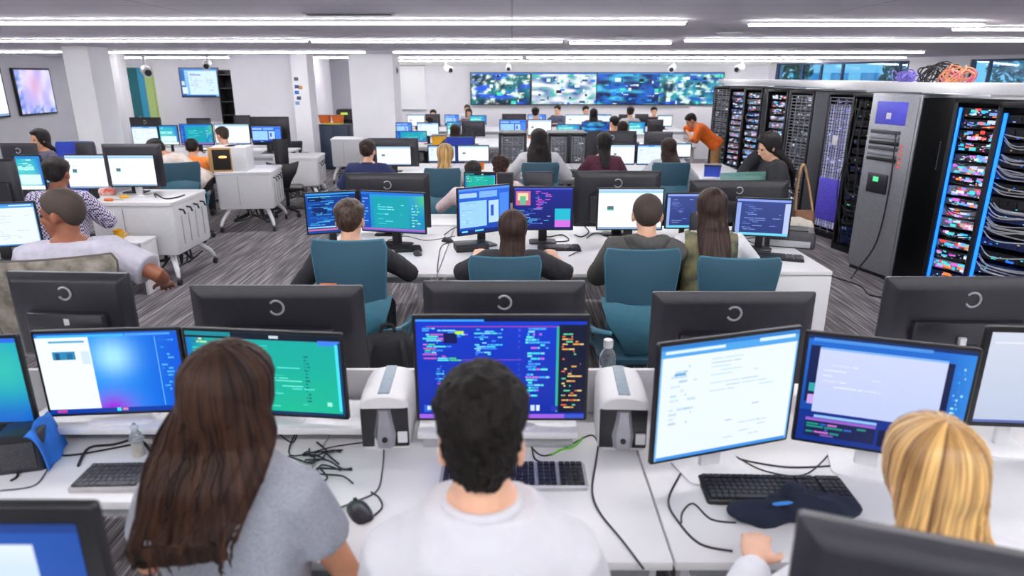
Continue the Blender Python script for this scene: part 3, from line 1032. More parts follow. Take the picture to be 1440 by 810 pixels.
# ---------------------------------------------------------------- server racks
M_RACK = mat('rack_black', '#18191d', .4, .2)
M_RACKG = mat('rack_grey', '#7d7e86', .45, .3)
M_RACKS = mat('rack_silver', '#a3a5ab', .35, .5)
M_BLED = glow('blue_led', '#1f7cff', 1.6)
M_UNITS = [mat('unit_black', '#1c1d22', .4, .3), mat('unit_grey', '#55575f', .4, .4), mat('unit_silver', '#9a9ca4', .35, .6), mat('unit_blue', '#1d2f63', .4, .3)]
LEDM = attr_glow('status_lights', 1.1)

def leds(pts, cols, w=.012, h=.008):
    me = bpy.data.meshes.new('indicator_lights')
    v, f = [], []
    for p in pts:
        k = len(v)
        x, y, z, ww, hh = p
        v += [(x, y, z), (x + ww, y, z), (x + ww, y, z + hh), (x, y, z + hh), (x, y + .004, z), (x + ww, y + .004, z), (x + ww, y + .004, z + hh), (x, y + .004, z + hh)]
        f += [(k, k + 1, k + 2, k + 3), (k + 3, k + 2, k + 6, k + 7), (k, k + 4, k + 5, k + 1), (k, k + 3, k + 7, k + 4), (k + 1, k + 5, k + 6, k + 2)]
    me.from_pydata(v, [], f)
    at = me.color_attributes.new('pixels', 'FLOAT_COLOR', 'CORNER')
    for i in range(len(me.loops)):
        at.data[i].color = (*lin(cols[(i // 20) % len(cols)]), 1)
    return me

def rack(loc, rz, kind, label, w=.62, d=.85, h=1.86, seed=0, units=16, group='server racks along the side of the room'):
    t = thing('server_rack', label, 'server rack', (loc[0], loc[1], 0), rz, group)
    r = random.Random(seed)
    p = .035
    fm = M_RACK
    if kind == 'silver':
        MB().box((0, 0, h / 2 + .02), (w, d, h - .04), .012).build('cabinet', M_RACKS, t)
        MB().box((0, 0, .02), (w - .04, d - .04, .04), .004).build('plinth', M_BLK, t)
        MB().box((w / 2 + .006, 0, h / 2), (.012, d - .02, h - .06), .004).build('side_panel', M_RACK, t)
        mb = MB()
        for k in range(14):
            mb.box((w / 2 + .014, -.12, h * .62 + k * .02), (.006, .01, .012))
        mb.build('side_vents', M_GREY, t)
        MB().box((0, -d / 2 - .006, h * .5 + .02), (w - .04, .014, h - .1), .006).build('door', M_RACKS, t)
        MB().box((-.02, -d / 2 - .016, h * .9), (w * .62, .006, h * .12), .003).build('blue_plate', mat('violet_blue_plate', '#5a5cd8', .35), t)
        MB().box((-.04, -d / 2 - .021, h * .885), (.06, .004, .06), .002).build('white_tag', M_WPLA, t)
        for k in range(6):
            MB().box((-.05, -d / 2 - .02, h * .8 - k * .055), (w * .6, .03, .036), .006).build('module', M_UNITS[(k + 1) % 3], t)
        MB().box((-.05, -d / 2 - .02, h * .52), (w * .42, .02, .2), .006).build('control_panel', M_CHAR, t)
        link('indicator_lights', leds([(-.1, -d / 2 - .034, h * .53, .07, .05)] + [(w * .27, -d / 2 - .022, h * .62 + k * .04, .025, .018) for k in range(6)], ['#60f0a0', '#ff5040', '#ff7050', '#c04040', '#ff5040', '#e06050', '#ff4040']), LEDM, t)
        cb = cable([(.1, -d / 2 - .03, h * .8), (.14, -d / 2 - .04, h * .5), (.1, -d / 2 - .05, h * .2), (-.05, -d / 2 - .1, .03), (.1, -d / 2 - .3, .008)], '', .008, M_CABLE, 'power_cord', t)
        return t
    # open frame
    for sx in (-1, 1):
        for sy in (-1, 1):
            MB().box((sx * (w / 2 - p / 2), sy * (d / 2 - p / 2), h / 2), (p, p, h), .004).build('upright', fm, t)
    MB().box((0, 0, h - .02), (w, d, .04), .004).build('top_panel', fm, t)
    MB().box((0, 0, .035), (w, d, .07), .004).build('plinth', fm, t)
    for sx in (-1, 1):
        MB().box((sx * (w / 2 + .004), .01, h / 2), (.012, d - .02, h - .02), .003).build('side_panel', M_RACKG if (seed > 7 and sx > 0) else M_RACK, t)
    MB().box((0, d / 2 - .03, h / 2), (w - .08, .01, h - .12)).build('rear_panel', M_BLK, t)
    z = .09
    uh = (h - .16) / units
    pts = []
    cols = {'lit': ['#40c8ff', '#ff5048', '#e070e8', '#f0f4ff', '#ff8a40', '#50e0e8', '#80a0ff', '#d0e0ff'], 'wires': ['#2a78ff', '#40d0e0', '#9fc0ff', '#e0b070'],
            'violet': ['#8a8cf8', '#a8b0ff', '#6068e0', '#d0d8ff'], 'pale': ['#c8d8f8', '#88a8e8', '#50b0e8', '#e8f0ff', '#f07070'], 'dark': ['#40506a', '#60d0c0', '#506080', '#d8c070'], 'dots': ['#e0e8f0', '#a0b0c0', '#6a7a90']}[kind]
    for k in range(units):
        zc = z + uh * (k + .5)
        hh = uh * r.choice((.62, .8, .86))
        yo = r.uniform(0, .03)
        m = M_UNITS[r.choice((0, 1, 2, 2, 3) if kind in ('lit', 'pale') else (0, 0, 0, 3) if kind in ('wires', 'dark') else (0, 1, 1))]
        mb = MB()
        mb.box((0, -d * .15 + .035 + yo, zc), (w - .11, d * .7, hh), .004, seg=1)
        y = -d * .5 + .035 + yo
        nb = r.randint(3, 8)
        for b in range(nb):
            bx = -(w - .15) / 2 + (w - .15) * (b + .5) / nb
            mb.box((bx, y - .006, zc), ((w - .15) / nb * .8, .014, hh * r.choice((.4, .7))), .002, seg=1)
        mb.build('server_unit', m, t, smooth=False)
        nl = {'lit': 40, 'wires': 5, 'violet': 16, 'pale': 18, 'dark': 3, 'dots': 12}[kind]
        for q in range(nl):
            big = r.random() < (.45 if kind in ('lit', 'pale') else .1)
            pts.append((r.uniform(-.5, .44) * (w - .16), y - .019, zc + r.uniform(-.45, .25) * hh, r.uniform(.025, .07) if big else r.uniform(.008, .02), r.uniform(.012, .03) if big else .008))
    r.shuffle(pts)
    o = link('indicator_lights', leds(pts, cols), LEDM, t)
    o['kind'] = 'stuff'
    if kind in ('lit', 'wires'):
        for sx in (-1,):
            MB().box((sx * (w / 2 - .05), -d / 2 + .03, h / 2), (.022, .02, h - .16), .003).build('light_strip', M_BLED, t)
    if kind in ('wires', 'dark', 'lit', 'pale'):
        mb = MB()
        mats = {'wires': M_LGREY, 'dark': M_CABLE, 'lit': M_CABLE, 'pale': M_GCABLE}[kind]
        for k in range({'wires': 44, 'dark': 30, 'lit': 16, 'pale': 14}[kind]):
            zc = r.uniform(.12, h - .15)
            x0, x1 = -w / 2 + .07, w / 2 - .07
            sag = r.uniform(.01, .07)
            y = -d / 2 - r.uniform(.0, .035)
            if kind == 'dark' and k % 2:
                x = r.uniform(x0, x1)
                mb.tube(bez([(x, y, h - .06), (x + r.uniform(-.06, .06), y - .02, h * .7), (x + r.uniform(-.12, .12), y, h * .4), (x + r.uniform(-.1, .1), y + .02, .1)], 6), .006, 5)
            else:
                mb.tube(bez([(x0, y + .05, zc), (x0 + .12, y, zc - sag), (x1 - .15, y - .01, zc - sag * .6 + r.uniform(-.03, .03)), (x1, y + .04, zc + r.uniform(-.02, .02))], 5), .005, 5)
        o = mb.build('patch_cables', mats, t)
        o['kind'] = 'stuff'
    if kind == 'violet':
        gp = []
        for k in range(74):
            for q in range(9):
                gp.append((-.24 + q * .045, -d / 2 + .004, .14 + k * (h - .3) / 74, .026, .013))
        o = link('door_lights', leds(gp, ['#8f90b8', '#a9aac8', '#7c7da8']), LEDM, t)
        MB().box((-.05, -d / 2 + .0, .5), (.42, .006, .55), .002).build('violet_panel', mat('violet_mesh', '#5b4fd0', .5, scale=160, var=.5), t)
        MB().box((-.08, -d / 2 - .004, h * .68), (.09, .006, .12), .002).build('white_tag', M_WPLA, t)
    if kind in ('violet', 'dots'):
        dr = MB()
        for k in range(5):
            dr.box((-w / 2 + .04 + k * (w - .08) / 4, -d / 2 + .012, h / 2), (.012, .012, h - .14))
        for k in range(40):
            dr.box((0, -d / 2 + .014, .09 + k * (h - .16) / 39.), (w - .08, .006, .012))
        dr.build('perforated_door', M_RACKG, t, smooth=False)
    return t
LAMP, WORLD, EXPO = 56., 1.15, 0.
# ---------------------------------------------------------------- the room
CEIL = 2.5

def floor_mat():
    m = bpy.data.materials.new('striped_carpet')
    m.use_nodes = True
    nt = m.node_tree
    L = nt.links.new
    b = nt.nodes['Principled BSDF']
    tc = nt.nodes.new('ShaderNodeTexCoord')
    def noise_(scale, sx, sy, det):
        mp = nt.nodes.new('ShaderNodeMapping')
        mp.inputs['Scale'].default_value = (sx, sy, 1)
        mp.inputs['Rotation'].default_value = (0, 0, .12)
        n = nt.nodes.new('ShaderNodeTexNoise')
        n.inputs['Scale'].default_value = scale
        n.inputs['Detail'].default_value = det
        L(tc.outputs['Object'], mp.inputs['Vector'])
        L(mp.outputs['Vector'], n.inputs['Vector'])
        return n
    n1 = noise_(1, 34, .8, 4)
    n2 = noise_(1, 80, 2.0, 2)
    mx = nt.nodes.new('ShaderNodeMath')
    mx.operation = 'MULTIPLY_ADD'
    mx.inputs[1].default_value = .5
    mh = nt.nodes.new('ShaderNodeMath')
    mh.operation = 'MULTIPLY'
    mh.inputs[1].default_value = .5
    L(n1.outputs['Fac'], mh.inputs[0])
    L(n2.outputs['Fac'], mx.inputs[0])
    L(mh.outputs[0], mx.inputs[2])
    cr = nt.nodes.new('ShaderNodeValToRGB')
    e = cr.color_ramp.elements
    e[0].position, e[0].color = .38, (*lin('#454144'), 1)
    e[1].position, e[1].color = .62, (*lin('#a39d9d'), 1)
    k = e.new(.5)
    k.color = (*lin('#6a6568'), 1)
    L(mx.outputs[0], cr.inputs['Fac'])
    L(cr.outputs['Color'], b.inputs['Base Color'])
    b.inputs['Roughness'].default_value = .9
    return m

def ceil_mat():
    m = bpy.data.materials.new('ceiling_tiles')
    m.use_nodes = True
    nt = m.node_tree
    L = nt.links.new
    b = nt.nodes['Principled BSDF']
    tc = nt.nodes.new('ShaderNodeTexCoord')
    br = nt.nodes.new('ShaderNodeTexBrick')
    br.offset = 0
    br.inputs['Scale'].default_value = 1
    br.inputs['Brick Width'].default_value = 2.4
    br.inputs['Row Height'].default_value = .6
    br.inputs['Mortar Size'].default_value = .008
    br.inputs['Color1'].default_value = (*lin('#dcd8e2'), 1)
    br.inputs['Color2'].default_value = (*lin('#d6d2dd'), 1)
    br.inputs['Mortar'].default_value = (*lin('#a9a5b2'), 1)
    L(tc.outputs['Object'], br.inputs['Vector'])
    L(br.outputs['Color'], b.inputs['Base Color'])
    b.inputs['Roughness'].default_value = .7
    return m

M_WALL = mat('painted_wall', '#f3f1f6', .8, var=.015, scale=3)
M_WALL2 = mat('white_painted_wall', '#efeef1', .8, var=.015, scale=3)
struct('floor', MB().box((1, 9, -.05), (30, 28, .1)), floor_mat())
struct('ceiling', MB().box((1, 9, CEIL + .05), (30, 28, .1)), ceil_mat())
struct('wall_back', MB().box((-.5, 22.1, CEIL / 2), (18, .2, CEIL)), M_WALL2)
struct('wall_left', MB().box((-11.1, 8, CEIL / 2), (.2, 24, CEIL)), M_WALL)
struct('wall_back_left', MB().box((-8.3, 18.6, CEIL / 2), (5.6, .2, CEIL)), M_WALL)
def slab(px0, px1, Y, d=.3, name='wall_block', z1=CEIL, m=None, py=60):
    a, b = on_y(px0, py, Y), on_y(px1, py, Y)
    return struct(name, MB().box(((a.x + b.x) / 2, Y + d / 2, z1 / 2), (b.x - a.x, d, z1)), m or M_WALL)
slab(86, 122, 11.2, .58, 'wall_column_left', m=M_WALL2, py=66)
slab(140, 163, 13.6, .3, 'wall_pier_left', m=M_WALL2, py=80)
slab(322, 409, 15.2, 3.2, 'wall_block_centre', py=86)
slab(408, 431, 14.6, .5, 'wall_column_centre', m=M_WALL2, py=86)
slab(429, 500, 19.2, .2, 'wall_recess', m=mat('recess_wall', '#cfcdd6', .8, var=.02), py=86)
slab(490, 552, 15.0, .9, 'wall_column_right', m=M_WALL2, py=86)
# right wall: runs away at an angle, with high windows
A0, A1 = Vector((8.07, 22, 0)), Vector((11.1, 15.3, 0))
EV = (A1 - A0).normalized()
NV_ = Vector((-EV.y, EV.x, 0))        # outward
if NV_.x < 0:
    NV_ = -NV_
def on_wall(px, py):
    d = ray(px, py)
    t = (A0 - Vector((0, 0, H))).dot(NV_) / d.dot(NV_)
    p = Vector((0, 0, H)) + d * t
    return (p - A0).dot(EV), p.z
RW = math.atan2(EV.y, EV.x)
def wallbox(s0, s1, z0, z1, off, th, name, m, parent=None, bev=0):
    mb = MB().box(((s0 + s1) / 2, -(off + th / 2) * (1 if True else 1), (z0 + z1) / 2), (s1 - s0, th, z1 - z0), bev)
    sgn = 1 if Vector((math.sin(RW), -math.cos(RW), 0)).dot(NV_) > 0 else -1
    M = Matrix.Translation(A0) @ Matrix.Rotation(RW, 4, 'Z')
    for v in mb.bm.verts:
        v.co.y *= sgn
        v.co = M @ v.co
    return mb
SEND = 16.
w1, w2, w3, w4 = on_wall(1090, 100)[0], on_wall(1277, 100)[0], on_wall(1362, 100)[0], on_wall(1600, 100)[0]
ZS, ZT = 1.72, 2.42
for k, (s0, s1, z0, z1) in enumerate(((-.3, SEND, 0, ZS), (-.3, SEND, ZT, CEIL), (-.3, w1, ZS, ZT), (w2, w3, ZS, ZT), (w4, SEND, ZS, ZT))):
    struct('wall_right' if k == 0 else 'wall_right_piece', wallbox(s0, s1, z0, z1, 0, .2, '', None), M_WALL2 if k == 3 else M_WALL)
def glass_mat():
    m = bpy.data.materials.new('blue_glass')
    m.use_nodes = True
    nt = m.node_tree
    nt.nodes.clear()
    o = nt.nodes.new('ShaderNodeOutputMaterial')
    mx = nt.nodes.new('ShaderNodeMixShader')
    tr = nt.nodes.new('ShaderNodeBsdfTransparent')
    gl = nt.nodes.new('ShaderNodeBsdfGlossy')
    tr.inputs['Color'].default_value = (.45, .8, .97, 1)
    gl.inputs['Roughness'].default_value = .03
    mx.inputs['Fac'].default_value = .1
    nt.links.new(tr.outputs[0], mx.inputs[1])
    nt.links.new(gl.outputs[0], mx.inputs[2])
    nt.links.new(mx.outputs[0], o.inputs[0])
    return m
M_GLASS = glass_mat()
M_FRAME = mat('window_frame_blue_grey', '#3f5270', .4, .3)
for n, (s0, s1, muls) in enumerate(((w1, w2, [on_wall(x, 100)[0] for x in (1125, 1152, 1182, 1262)]), (w3, w4, [on_wall(1388, 100)[0]]))):
    t = wallbox(s0, s1, ZS, ZS + .05, .04, .1, '', None)
    o = struct('window_%d' % (n + 1), t, M_FRAME)
    for k, (a, b, c, d) in enumerate(((s0, s1, ZT - .05, ZT), (s0, s0 + .07, ZS, ZT), (s1 - .07, s1, ZS, ZT))):
        wallbox(a, b, c, d, .04, .1, '', None).build('window_frame', M_FRAME, o, smooth=False)
    for s in muls:
        wallbox(s - .03, s + .03, ZS, ZT, .05, .07, '', None).build('mullion', M_FRAME, o, smooth=False)
    wallbox(s0, s1, ZS, ZT, .08, .01, '', None).build('pane', M_GLASS, o, smooth=False)
# outside: a pale building and trees seen through the high windows
def outside(px, py, dist):
    return Vector((0, 0, 0)) + Vector((ray(px, py).x, ray(px, py).y, 0)).normalized() * dist
p = outside(1225, 105, 40)
o = thing('building', 'pale office building outside the long high window', 'building', (p.x, p.y, 0), -.5)
MB().box((0, 0, 4), (7, 3, 8), .02).build('facade', mat('pale_facade', '#cfd6dc', .7), o)
for k in range(5):
    for j in range(2):
        MB().box((-2.7 + 1.35 * k, -1.52, 1.6 + 2.4 * j), (.8, .06, 1.2), .01).build('window', mat('far_window', '#5a86a8', .2), o)
def tree(px, dist, h, label, m):
    p = outside(px, 105, dist)
    t = thing('tree', label, 'tree', (p.x, p.y, 0), 0)
    MB().tube([(0, 0, 0), (.05, 0, h * .3), (-.05, .05, h * .6)], [.14, .11, .06], 8).build('trunk', mat('bark', '#5a4636', .9), t)
    mb = MB()
    r = random.Random(int(px))
    for k in range(420):
        a, b = r.uniform(0, 2 * PI), r.uniform(-1, 1)
        q = math.sqrt(1 - b * b) * r.uniform(.6, 1)
        c = Vector((math.cos(a) * q * h * .33, math.sin(a) * q * h * .33, h * .62 + b * h * .36))
        d1 = Vector((r.uniform(-1, 1), r.uniform(-1, 1), r.uniform(-1, 1))).normalized()
        d2 = d1.cross(Vector((r.uniform(-1, 1), r.uniform(-1, 1), 1))).normalized()
        L_, w_ = h * .075, h * .035
        mb.loft([[c - d1 * L_, c - d1 * L_ * .99 + d2 * .001, c - d1 * L_ * .99], [c - d2 * w_, c + d2 * w_, c + d1.cross(d2) * .02], [c + d1 * L_, c + d1 * L_ * .99 + d2 * .001, c + d1 * L_ * .99]])
    mb.build('foliage', m, t, smooth=False)
tree(1092, 25, 3.4, 'green tree outside the end of the long high window', mat('leaf_green', '#3f8a4a', .7, var=.3))
tree(1290, 26, 3.2, 'dark green tree outside beside the pale building', mat('leaf_teal', '#2f7a5a', .7, var=.3))
tree(1436, 34, 3.4, 'blue green tree outside the window above the nearest racks', mat('leaf_blue', '#3d7f88', .7, var=.3))
sun = bpy.data.lights.new('sun', 'SUN')
sun.energy = 4
sun.angle = .02
so = bpy.data.objects.new('sun', sun)
C.objects.link(so)
so.rotation_euler = (math.radians(38), 0, math.radians(-20))
so.location = (0, -8, 12)
struct('ground', MB().box((22, 26, -.2), (40, 44, .1)), mat('outside_ground', '#7d8288', .9))
# far left: teal door with bright edge strips, blue window in the recess
a, b = on_y(166, 92, 18.4), on_y(191, 92, 18.4)
o = struct('door_1', MB().box(((a.x + b.x) / 2, 18.46, 1.13), (b.x - a.x, .06, 2.26), .004), mat('teal_door', '#2d7880', .5))
MB().cyl((b.x - .1, 18.38, 1.0), (b.x - .1, 18.43, 1.0), .025).build('door_handle', M_SILV, o)
c, d = on_y(201, 92, 18.4), on_y(211, 92, 18.4)
struct('trim_1', MB().box(((b.x + c.x) / 2, 18.44, 1.13), (c.x - b.x, .1, 2.26)), mat('blue_trim', '#3fa6cc', .5))
struct('trim_2', MB().box(((c.x + d.x) / 2, 18.43, 1.13), (d.x - c.x, .12, 2.26)), mat('lime_trim', '#c6e08a', .5))
a, b = on_y(430, 88, 19.1), on_y(449, 88, 19.1)
o = struct('window_3', MB().box(((a.x + b.x) / 2, 19.18, 1.35), (b.x - a.x, .04, 1.9)), mat('pale_blue_blind', '#8fb8e0', .6))
MB().box(((a.x + b.x) / 2, 19.14, 2.3), (b.x - a.x + .06, .06, .06)).build('window_frame', M_WPLA, o)
a, b = on_y(549, 92, 21.8), on_y(556, 92, 21.8)
struct('trim_3', MB().box(((a.x + b.x) / 2, 21.95, 1.6), (b.x - a.x + .06, .1, 1.6)), mat('dark_blue_curtain', '#2f6f96', .6, stretch=(1, 1, .1), scale=20, col2='#7fb6d0'))
struct('trim_4', MB().box((1.5, 21.85, CEIL - .06), (13, .3, .12)), mat('white_beam', '#efeee9', .6))
slab(970, 1075, 17.5, .1, 'wall_partition', 1.3, M_WALL2, 160)

# ---------------------------------------------------------------- lights
M_LAMP = glow('lamp_diffuser', '#f9f8fb', LAMP)
def strip(x0, x1, y, label, Y=None):
    Y = Y or on_z(720, y, CEIL).y
    a, b = (on_z(x0, y, CEIL).x if x0 is not None else -9.8), (on_z(x1, y, CEIL).x if x1 is not None else 9.8)
    strip_w(a, b, Y, label)
def strip_w(a, b, Y, label):
    t = thing('ceiling_light', label, 'ceiling light', ((a + b) / 2, Y, CEIL), 0, 'linear ceiling lights')
    w = b - a
    MB().loft([rrect(w, .06, .01, -.001, 2), rrect(w, .06, .01, -.02, 2), rrect(w - .01, .05, .01, -.022, 2)]).build('housing', M_WPLA, t)
    MB().box((0, 0, -.03), (w - .03, .05, .018), .004).build('diffuser', M_LAMP, t, smooth=False)
strip(None, 966, 27.5, 'longest bright ceiling light strip in the row nearest the camera')
strip(1052, 1384, 30, 'ceiling light strip above the racks in the row nearest the camera')
strip(1340, None, 37, 'ceiling light strip above the high window beside the nearest racks')
strip(None, 433, 54.5, 'ceiling light strip above the white column in the second row')
strip(437, 792, 55.5, 'middle ceiling light strip of the second row')
strip(800, 945, 57.5, 'short dim ceiling light strip ending near the smoke detector')
strip(962, None, 54, 'ceiling light strip of the second row running over the server racks')
strip(None, 86, 71, 'short ceiling light strip above the wall screens')
strip(152, 514, 71.5, 'ceiling light strip of the third row starting at the white column')
strip(552, 1300, 71.5, 'long ceiling light strip of the third row in front of the screen wall')
strip(150, 735, 79.5, 'ceiling light strip of the fourth row over the white carts')
strip(740, 1275, 79.5, 'ceiling light strip of the fourth row near the high window')
strip(310, 1180, 84, 'thin ceiling light strip of the row farthest from the camera')
for Y in (-2.5, .3, 3.1):
    strip_w(-7, 7, Y, 'long ceiling light strip above the camera end of the room')

def detector(px, py, label, r=.09):
    p = on_z(px, py, CEIL)
    t = thing('smoke_detector', label, 'smoke detector', (p.x, p.y, CEIL), 0)
    MB().lathe([(r, -.001), (r, -.015), (r * .8, -.03), (r * .4, -.045), (.005, -.047)]).build('cover', M_WPLA, t)
    MB().lathe([(r * 1.1, 0), (r * 1.1, -.008), (r * .9, -.01)]).build('mounting_ring', M_GREY, t)
detector(879, 51, 'round ceiling smoke detector above the gap in the second light row')
detector(1027, 45, 'round ceiling smoke detector beyond the end of the nearest light strip', .14)
a, b = on_z(428, 19, CEIL), on_z(556, 19, CEIL)
t = thing('air_vent', 'long dark slot air vent in the ceiling near the first light strip', 'vent', ((a.x + b.x) / 2, a.y, CEIL))
MB().box((0, 0, -.004), (b.x - a.x, .1, .008), .002).build('frame', mat('vent_grey', '#85838e', .5), t)
for k in range(3):
    MB().box((0, -.026 + k * .026, -.011), (b.x - a.x - .05, .012, .008)).build('slat', M_BLK, t)

def spot(px, py, Y, label, yaw=0., s=1.):
    p = on_y(px, py, Y)
    t = thing('security_camera', label, 'security camera', (p.x, Y, p.z), yaw, 'white cameras under the ceiling')
    MB().tube([(0, .14 * s, CEIL - p.z), (0, .13 * s, .1), (0, .08 * s, .02)], [.022 * s, .02 * s, .02 * s], 8).build('mounting_arm', M_WPLA, t)
    MB().tube([(0, .16 * s, .03), (0, .12 * s, .03), (0, -.12 * s, -.03), (0, -.16 * s, -.04)], [.05 * s, .075 * s, .08 * s, .075 * s], 12).build('body', M_WPLA, t)
    MB().cyl((0, -.155 * s, -.04), (0, -.17 * s, -.043), .05 * s).build('lens', M_BLK, t)
spot(545, 97, 15.6, 'white ceiling camera beside the large white column', .8, 1.6)
spot(630, 97, 20.5, 'white ceiling camera between the whiteboard and the video wall', .5, 1.2)
spot(715, 95, 20.6, 'white ceiling camera above the first video wall screen', .0, 1.1)
spot(946, 96, 20.6, 'white ceiling camera above the gap of the last two video wall screens', -.4, 1.3)
spot(1040, 96, 20.4, 'white ceiling camera beside the far end of the rack row', -.7, 1.3)
spot(206, 100, 16.5, 'white ceiling camera hanging near the teal door', .6, 1.5)
spot(291, 91, 16.5, 'white ceiling camera hanging over the small wall screen', .3, 1.2)

# ---------------------------------------------------------------- screens on walls
def wall_screen(x0, x1, yt, yb, Y, label, kind, seed, group=None, tilt=0):
    a, b = on_y(x0, yt, Y), on_y(x1, yb, Y)
    w, h = b.x - a.x, a.z - b.z
    t = thing('wall_screen', label, 'wall screen', ((a.x + b.x) / 2, Y, b.z), 0, group)
    MB().box((0, .03, h / 2), (w, .06, h), .006).build('housing', M_BEZEL, t)
    bb, n, d = screen(kind, seed)
    dm = display_mesh(w - .05, h - .05, d, seed, n, bb)
    for v in dm.vertices:
        v.co.z += .025
        v.co.y -= .002
    link('display', dm, M_SCREEN, t)
    MB().box((0, .08, h / 2), (w * .4, .06, h * .4), .004).build('wall_bracket', M_BLK, t)
    return t
VX = [661, 747, 839.5, 927, 1016]
VL = ['video wall screen nearest the whiteboard, showing dark teal and white footage', 'brightest video wall screen, second from the whiteboard, showing pale footage',
      'dark blue video wall screen, third from the whiteboard', 'video wall screen nearest the racks, showing teal and blue footage']
for k in range(4):
    wall_screen(VX[k], VX[k + 1] - 1, 101.5, 147.5, 21.85, VL[k], 'feed', k, 'video wall screens')
wall_screen(250, 311, 95, 137, 17.9, 'hanging screen with a pale blue page beside the dark cabinet', 'pale', 4)
# white projection board
a, b = on_y(557, 92, 21.7), on_y(598, 154, 21.7)
t = thing('whiteboard', 'bright blank whiteboard on the far wall beside the white column', 'whiteboard', ((a.x + b.x) / 2, 21.98, b.z))
MB().box((0, 0, (a.z - b.z) / 2), (b.x - a.x, .03, a.z - b.z), .004).build('board', mat('board_white', '#fbfbfb', .3, var=.005), t)
MB().box((0, -.012, a.z - b.z), (b.x - a.x + .03, .03, .03), .004).build('top_frame', M_LGREY, t)
MB().box((0, -.02, -.01), (b.x - a.x, .07, .025), .004).build('pen_tray', M_LGREY, t)
# two screens on the left wall (facing +x)
for k, (x0, x1, yt, yb, lb, kd, sd) in enumerate(((15, 80, 89, 151, 'large wall screen with a blurred pink and blue picture on the left wall', 'feed', 9), (-62, 13, 88, 153, 'wall screen with a white page, cut by the frame edge', 'white', 3))):
    X = -10.93
    a, b = on_x(x0, yt, X), on_x(x1, yb, X)
    w, h = b.y - a.y, 1.02
    z = 2.22 - h
    t = thing('wall_screen', lb, 'wall screen', (X, (a.y + b.y) / 2, z), PI / 2)
    MB().box((0, .03, h / 2), (w, .06, h), .006).build('housing', M_BEZEL, t)
    bb, n, d = screen('picture' if kd == 'feed' else kd, sd)
    dm = display_mesh(w - .07, h - .07, d if kd != 'feed' else [], sd, n, bb)
    for v in dm.vertices:
        v.co.z += .035
        v.co.y -= .002
    link('display', dm, M_SCREEN, t)
    MB().box((0, .1, h / 2), (w * .3, .12, h * .4), .004).build('wall_bracket', M_BLK, t)
# ---------------------------------------------------------------- front row
FY0, FY1 = 1.56, 2.85
desk(-3.3, -.70, 1.84, FY1, 'long white desk under the blue and teal monitor pair', group='front row desks')
desk(-.70, .46, FY0, FY1, 'white desk in front of the person in a white T-shirt', group='front row desks')
desk(.46, 3.1, FY0, FY1, 'white desk in front of the blonde person', group='front row desks')
MB_ = MB().box((0, 0, .095), (3.3, .022, .19), .003).build('desk_divider', M_WHITE)
MB_.location = (-1.0, 2.45, DESK)
tag(MB_, 'low white panel along the middle of the front desks', 'divider')
def riser(x0, x1, y0, y1, z, label, solid=False, m=None):
    t = thing('monitor_riser', label, 'monitor stand', ((x0 + x1) / 2, (y0 + y1) / 2, DESK))
    w, d = x1 - x0, y1 - y0
    MB().box((0, 0, z - DESK - .014), (w, d, .028), .006).build('shelf', M_WPLA, t)
    if solid:
        MB().box((0, .01, (z - DESK) / 2 - .014), (w - .03, d - .04, z - DESK - .028), .004).build('plinth', m or M_LGREY, t)
    else:
        for s in (-1, 0, 1):
            MB().box((s * (w / 2 - .02), 0, (z - DESK - .028) / 2), (.03, d - .02, z - DESK - .028), .003).build('leg', M_WPLA, t)
    return t
RZ = .82
riser(-1.82, -.52, 2.17, 2.41, RZ, 'long white riser shelf under the blue and teal monitors')
riser(-.345, .24, 2.14, 2.40, RZ, 'solid white and grey riser under the code monitor', True)
ZB = .845
G1 = 'front row monitors facing the camera'
mon_px((-95, 600), (54, 596), (-110, 474), ZB, 'blue green monitor cut off at the frame edge', 'fluo', 2, surf=RZ - .0001 if False else DESK, group=G1)
mon_px((69, 587), (271, 579), (46, 466), ZB, 'front monitor showing a white page beside a blue and purple window', 'split', 1, surf=RZ, group=G1, hub=True)
mon_px((273, 579), (491, 591), (266, 460), ZB, 'front monitor full of teal green text, behind the long brown hair', 'teal', 3, surf=RZ, group=G1, hub=True)
mon_px((586, 592), (825, 592), (582, 443), ZB, 'front monitor with dark blue coloured code, before the white T-shirt', 'code', 4, surf=RZ, group=G1, hub=True)
mon_px((914, 655), (1107, 619), (923, 484), .83, 'angled front monitor with a large white document', 'doc', 5, group=G1, hub=True)
mon_px((1112, 619), (1346, 655), (1131, 465), .83, 'angled front monitor with a lavender window on blue', 'window', 6, group=G1, hub=True)
mon_px((1357, 599), (1500, 604), (1380, 459), .85, 'black framed monitor with a plain pale grey page at the frame edge', 'lavender', 7, bez=.02, group=G1, hub=True)
G2 = 'monitors seen from behind across the front desks'
mon_y(10, 186, 381, 500, 2.66, 'dark monitor back beside the patterned chair, cable plug on its rear', back=True, group=G2, thick=.05, yaw=-.06, ring=True)
mon_y(268, 511, 400, 533, 2.66, 'dark monitor back behind the teal text monitor', back=True, ring=True, group=G2)
mon_y(595, 823, 394, 520, 2.66, 'dark monitor back behind the code monitor', back=True, ring=True, group=G2)
mon_y(917, 1146, 409, 545, 2.62, 'dark monitor back behind the white document monitor', back=True, ring=True, group=G2)
mon_y(1244, 1490, 388, 525, 2.66, 'dark monitor back behind the lavender window monitor', back=True, ring=True, group=G2)
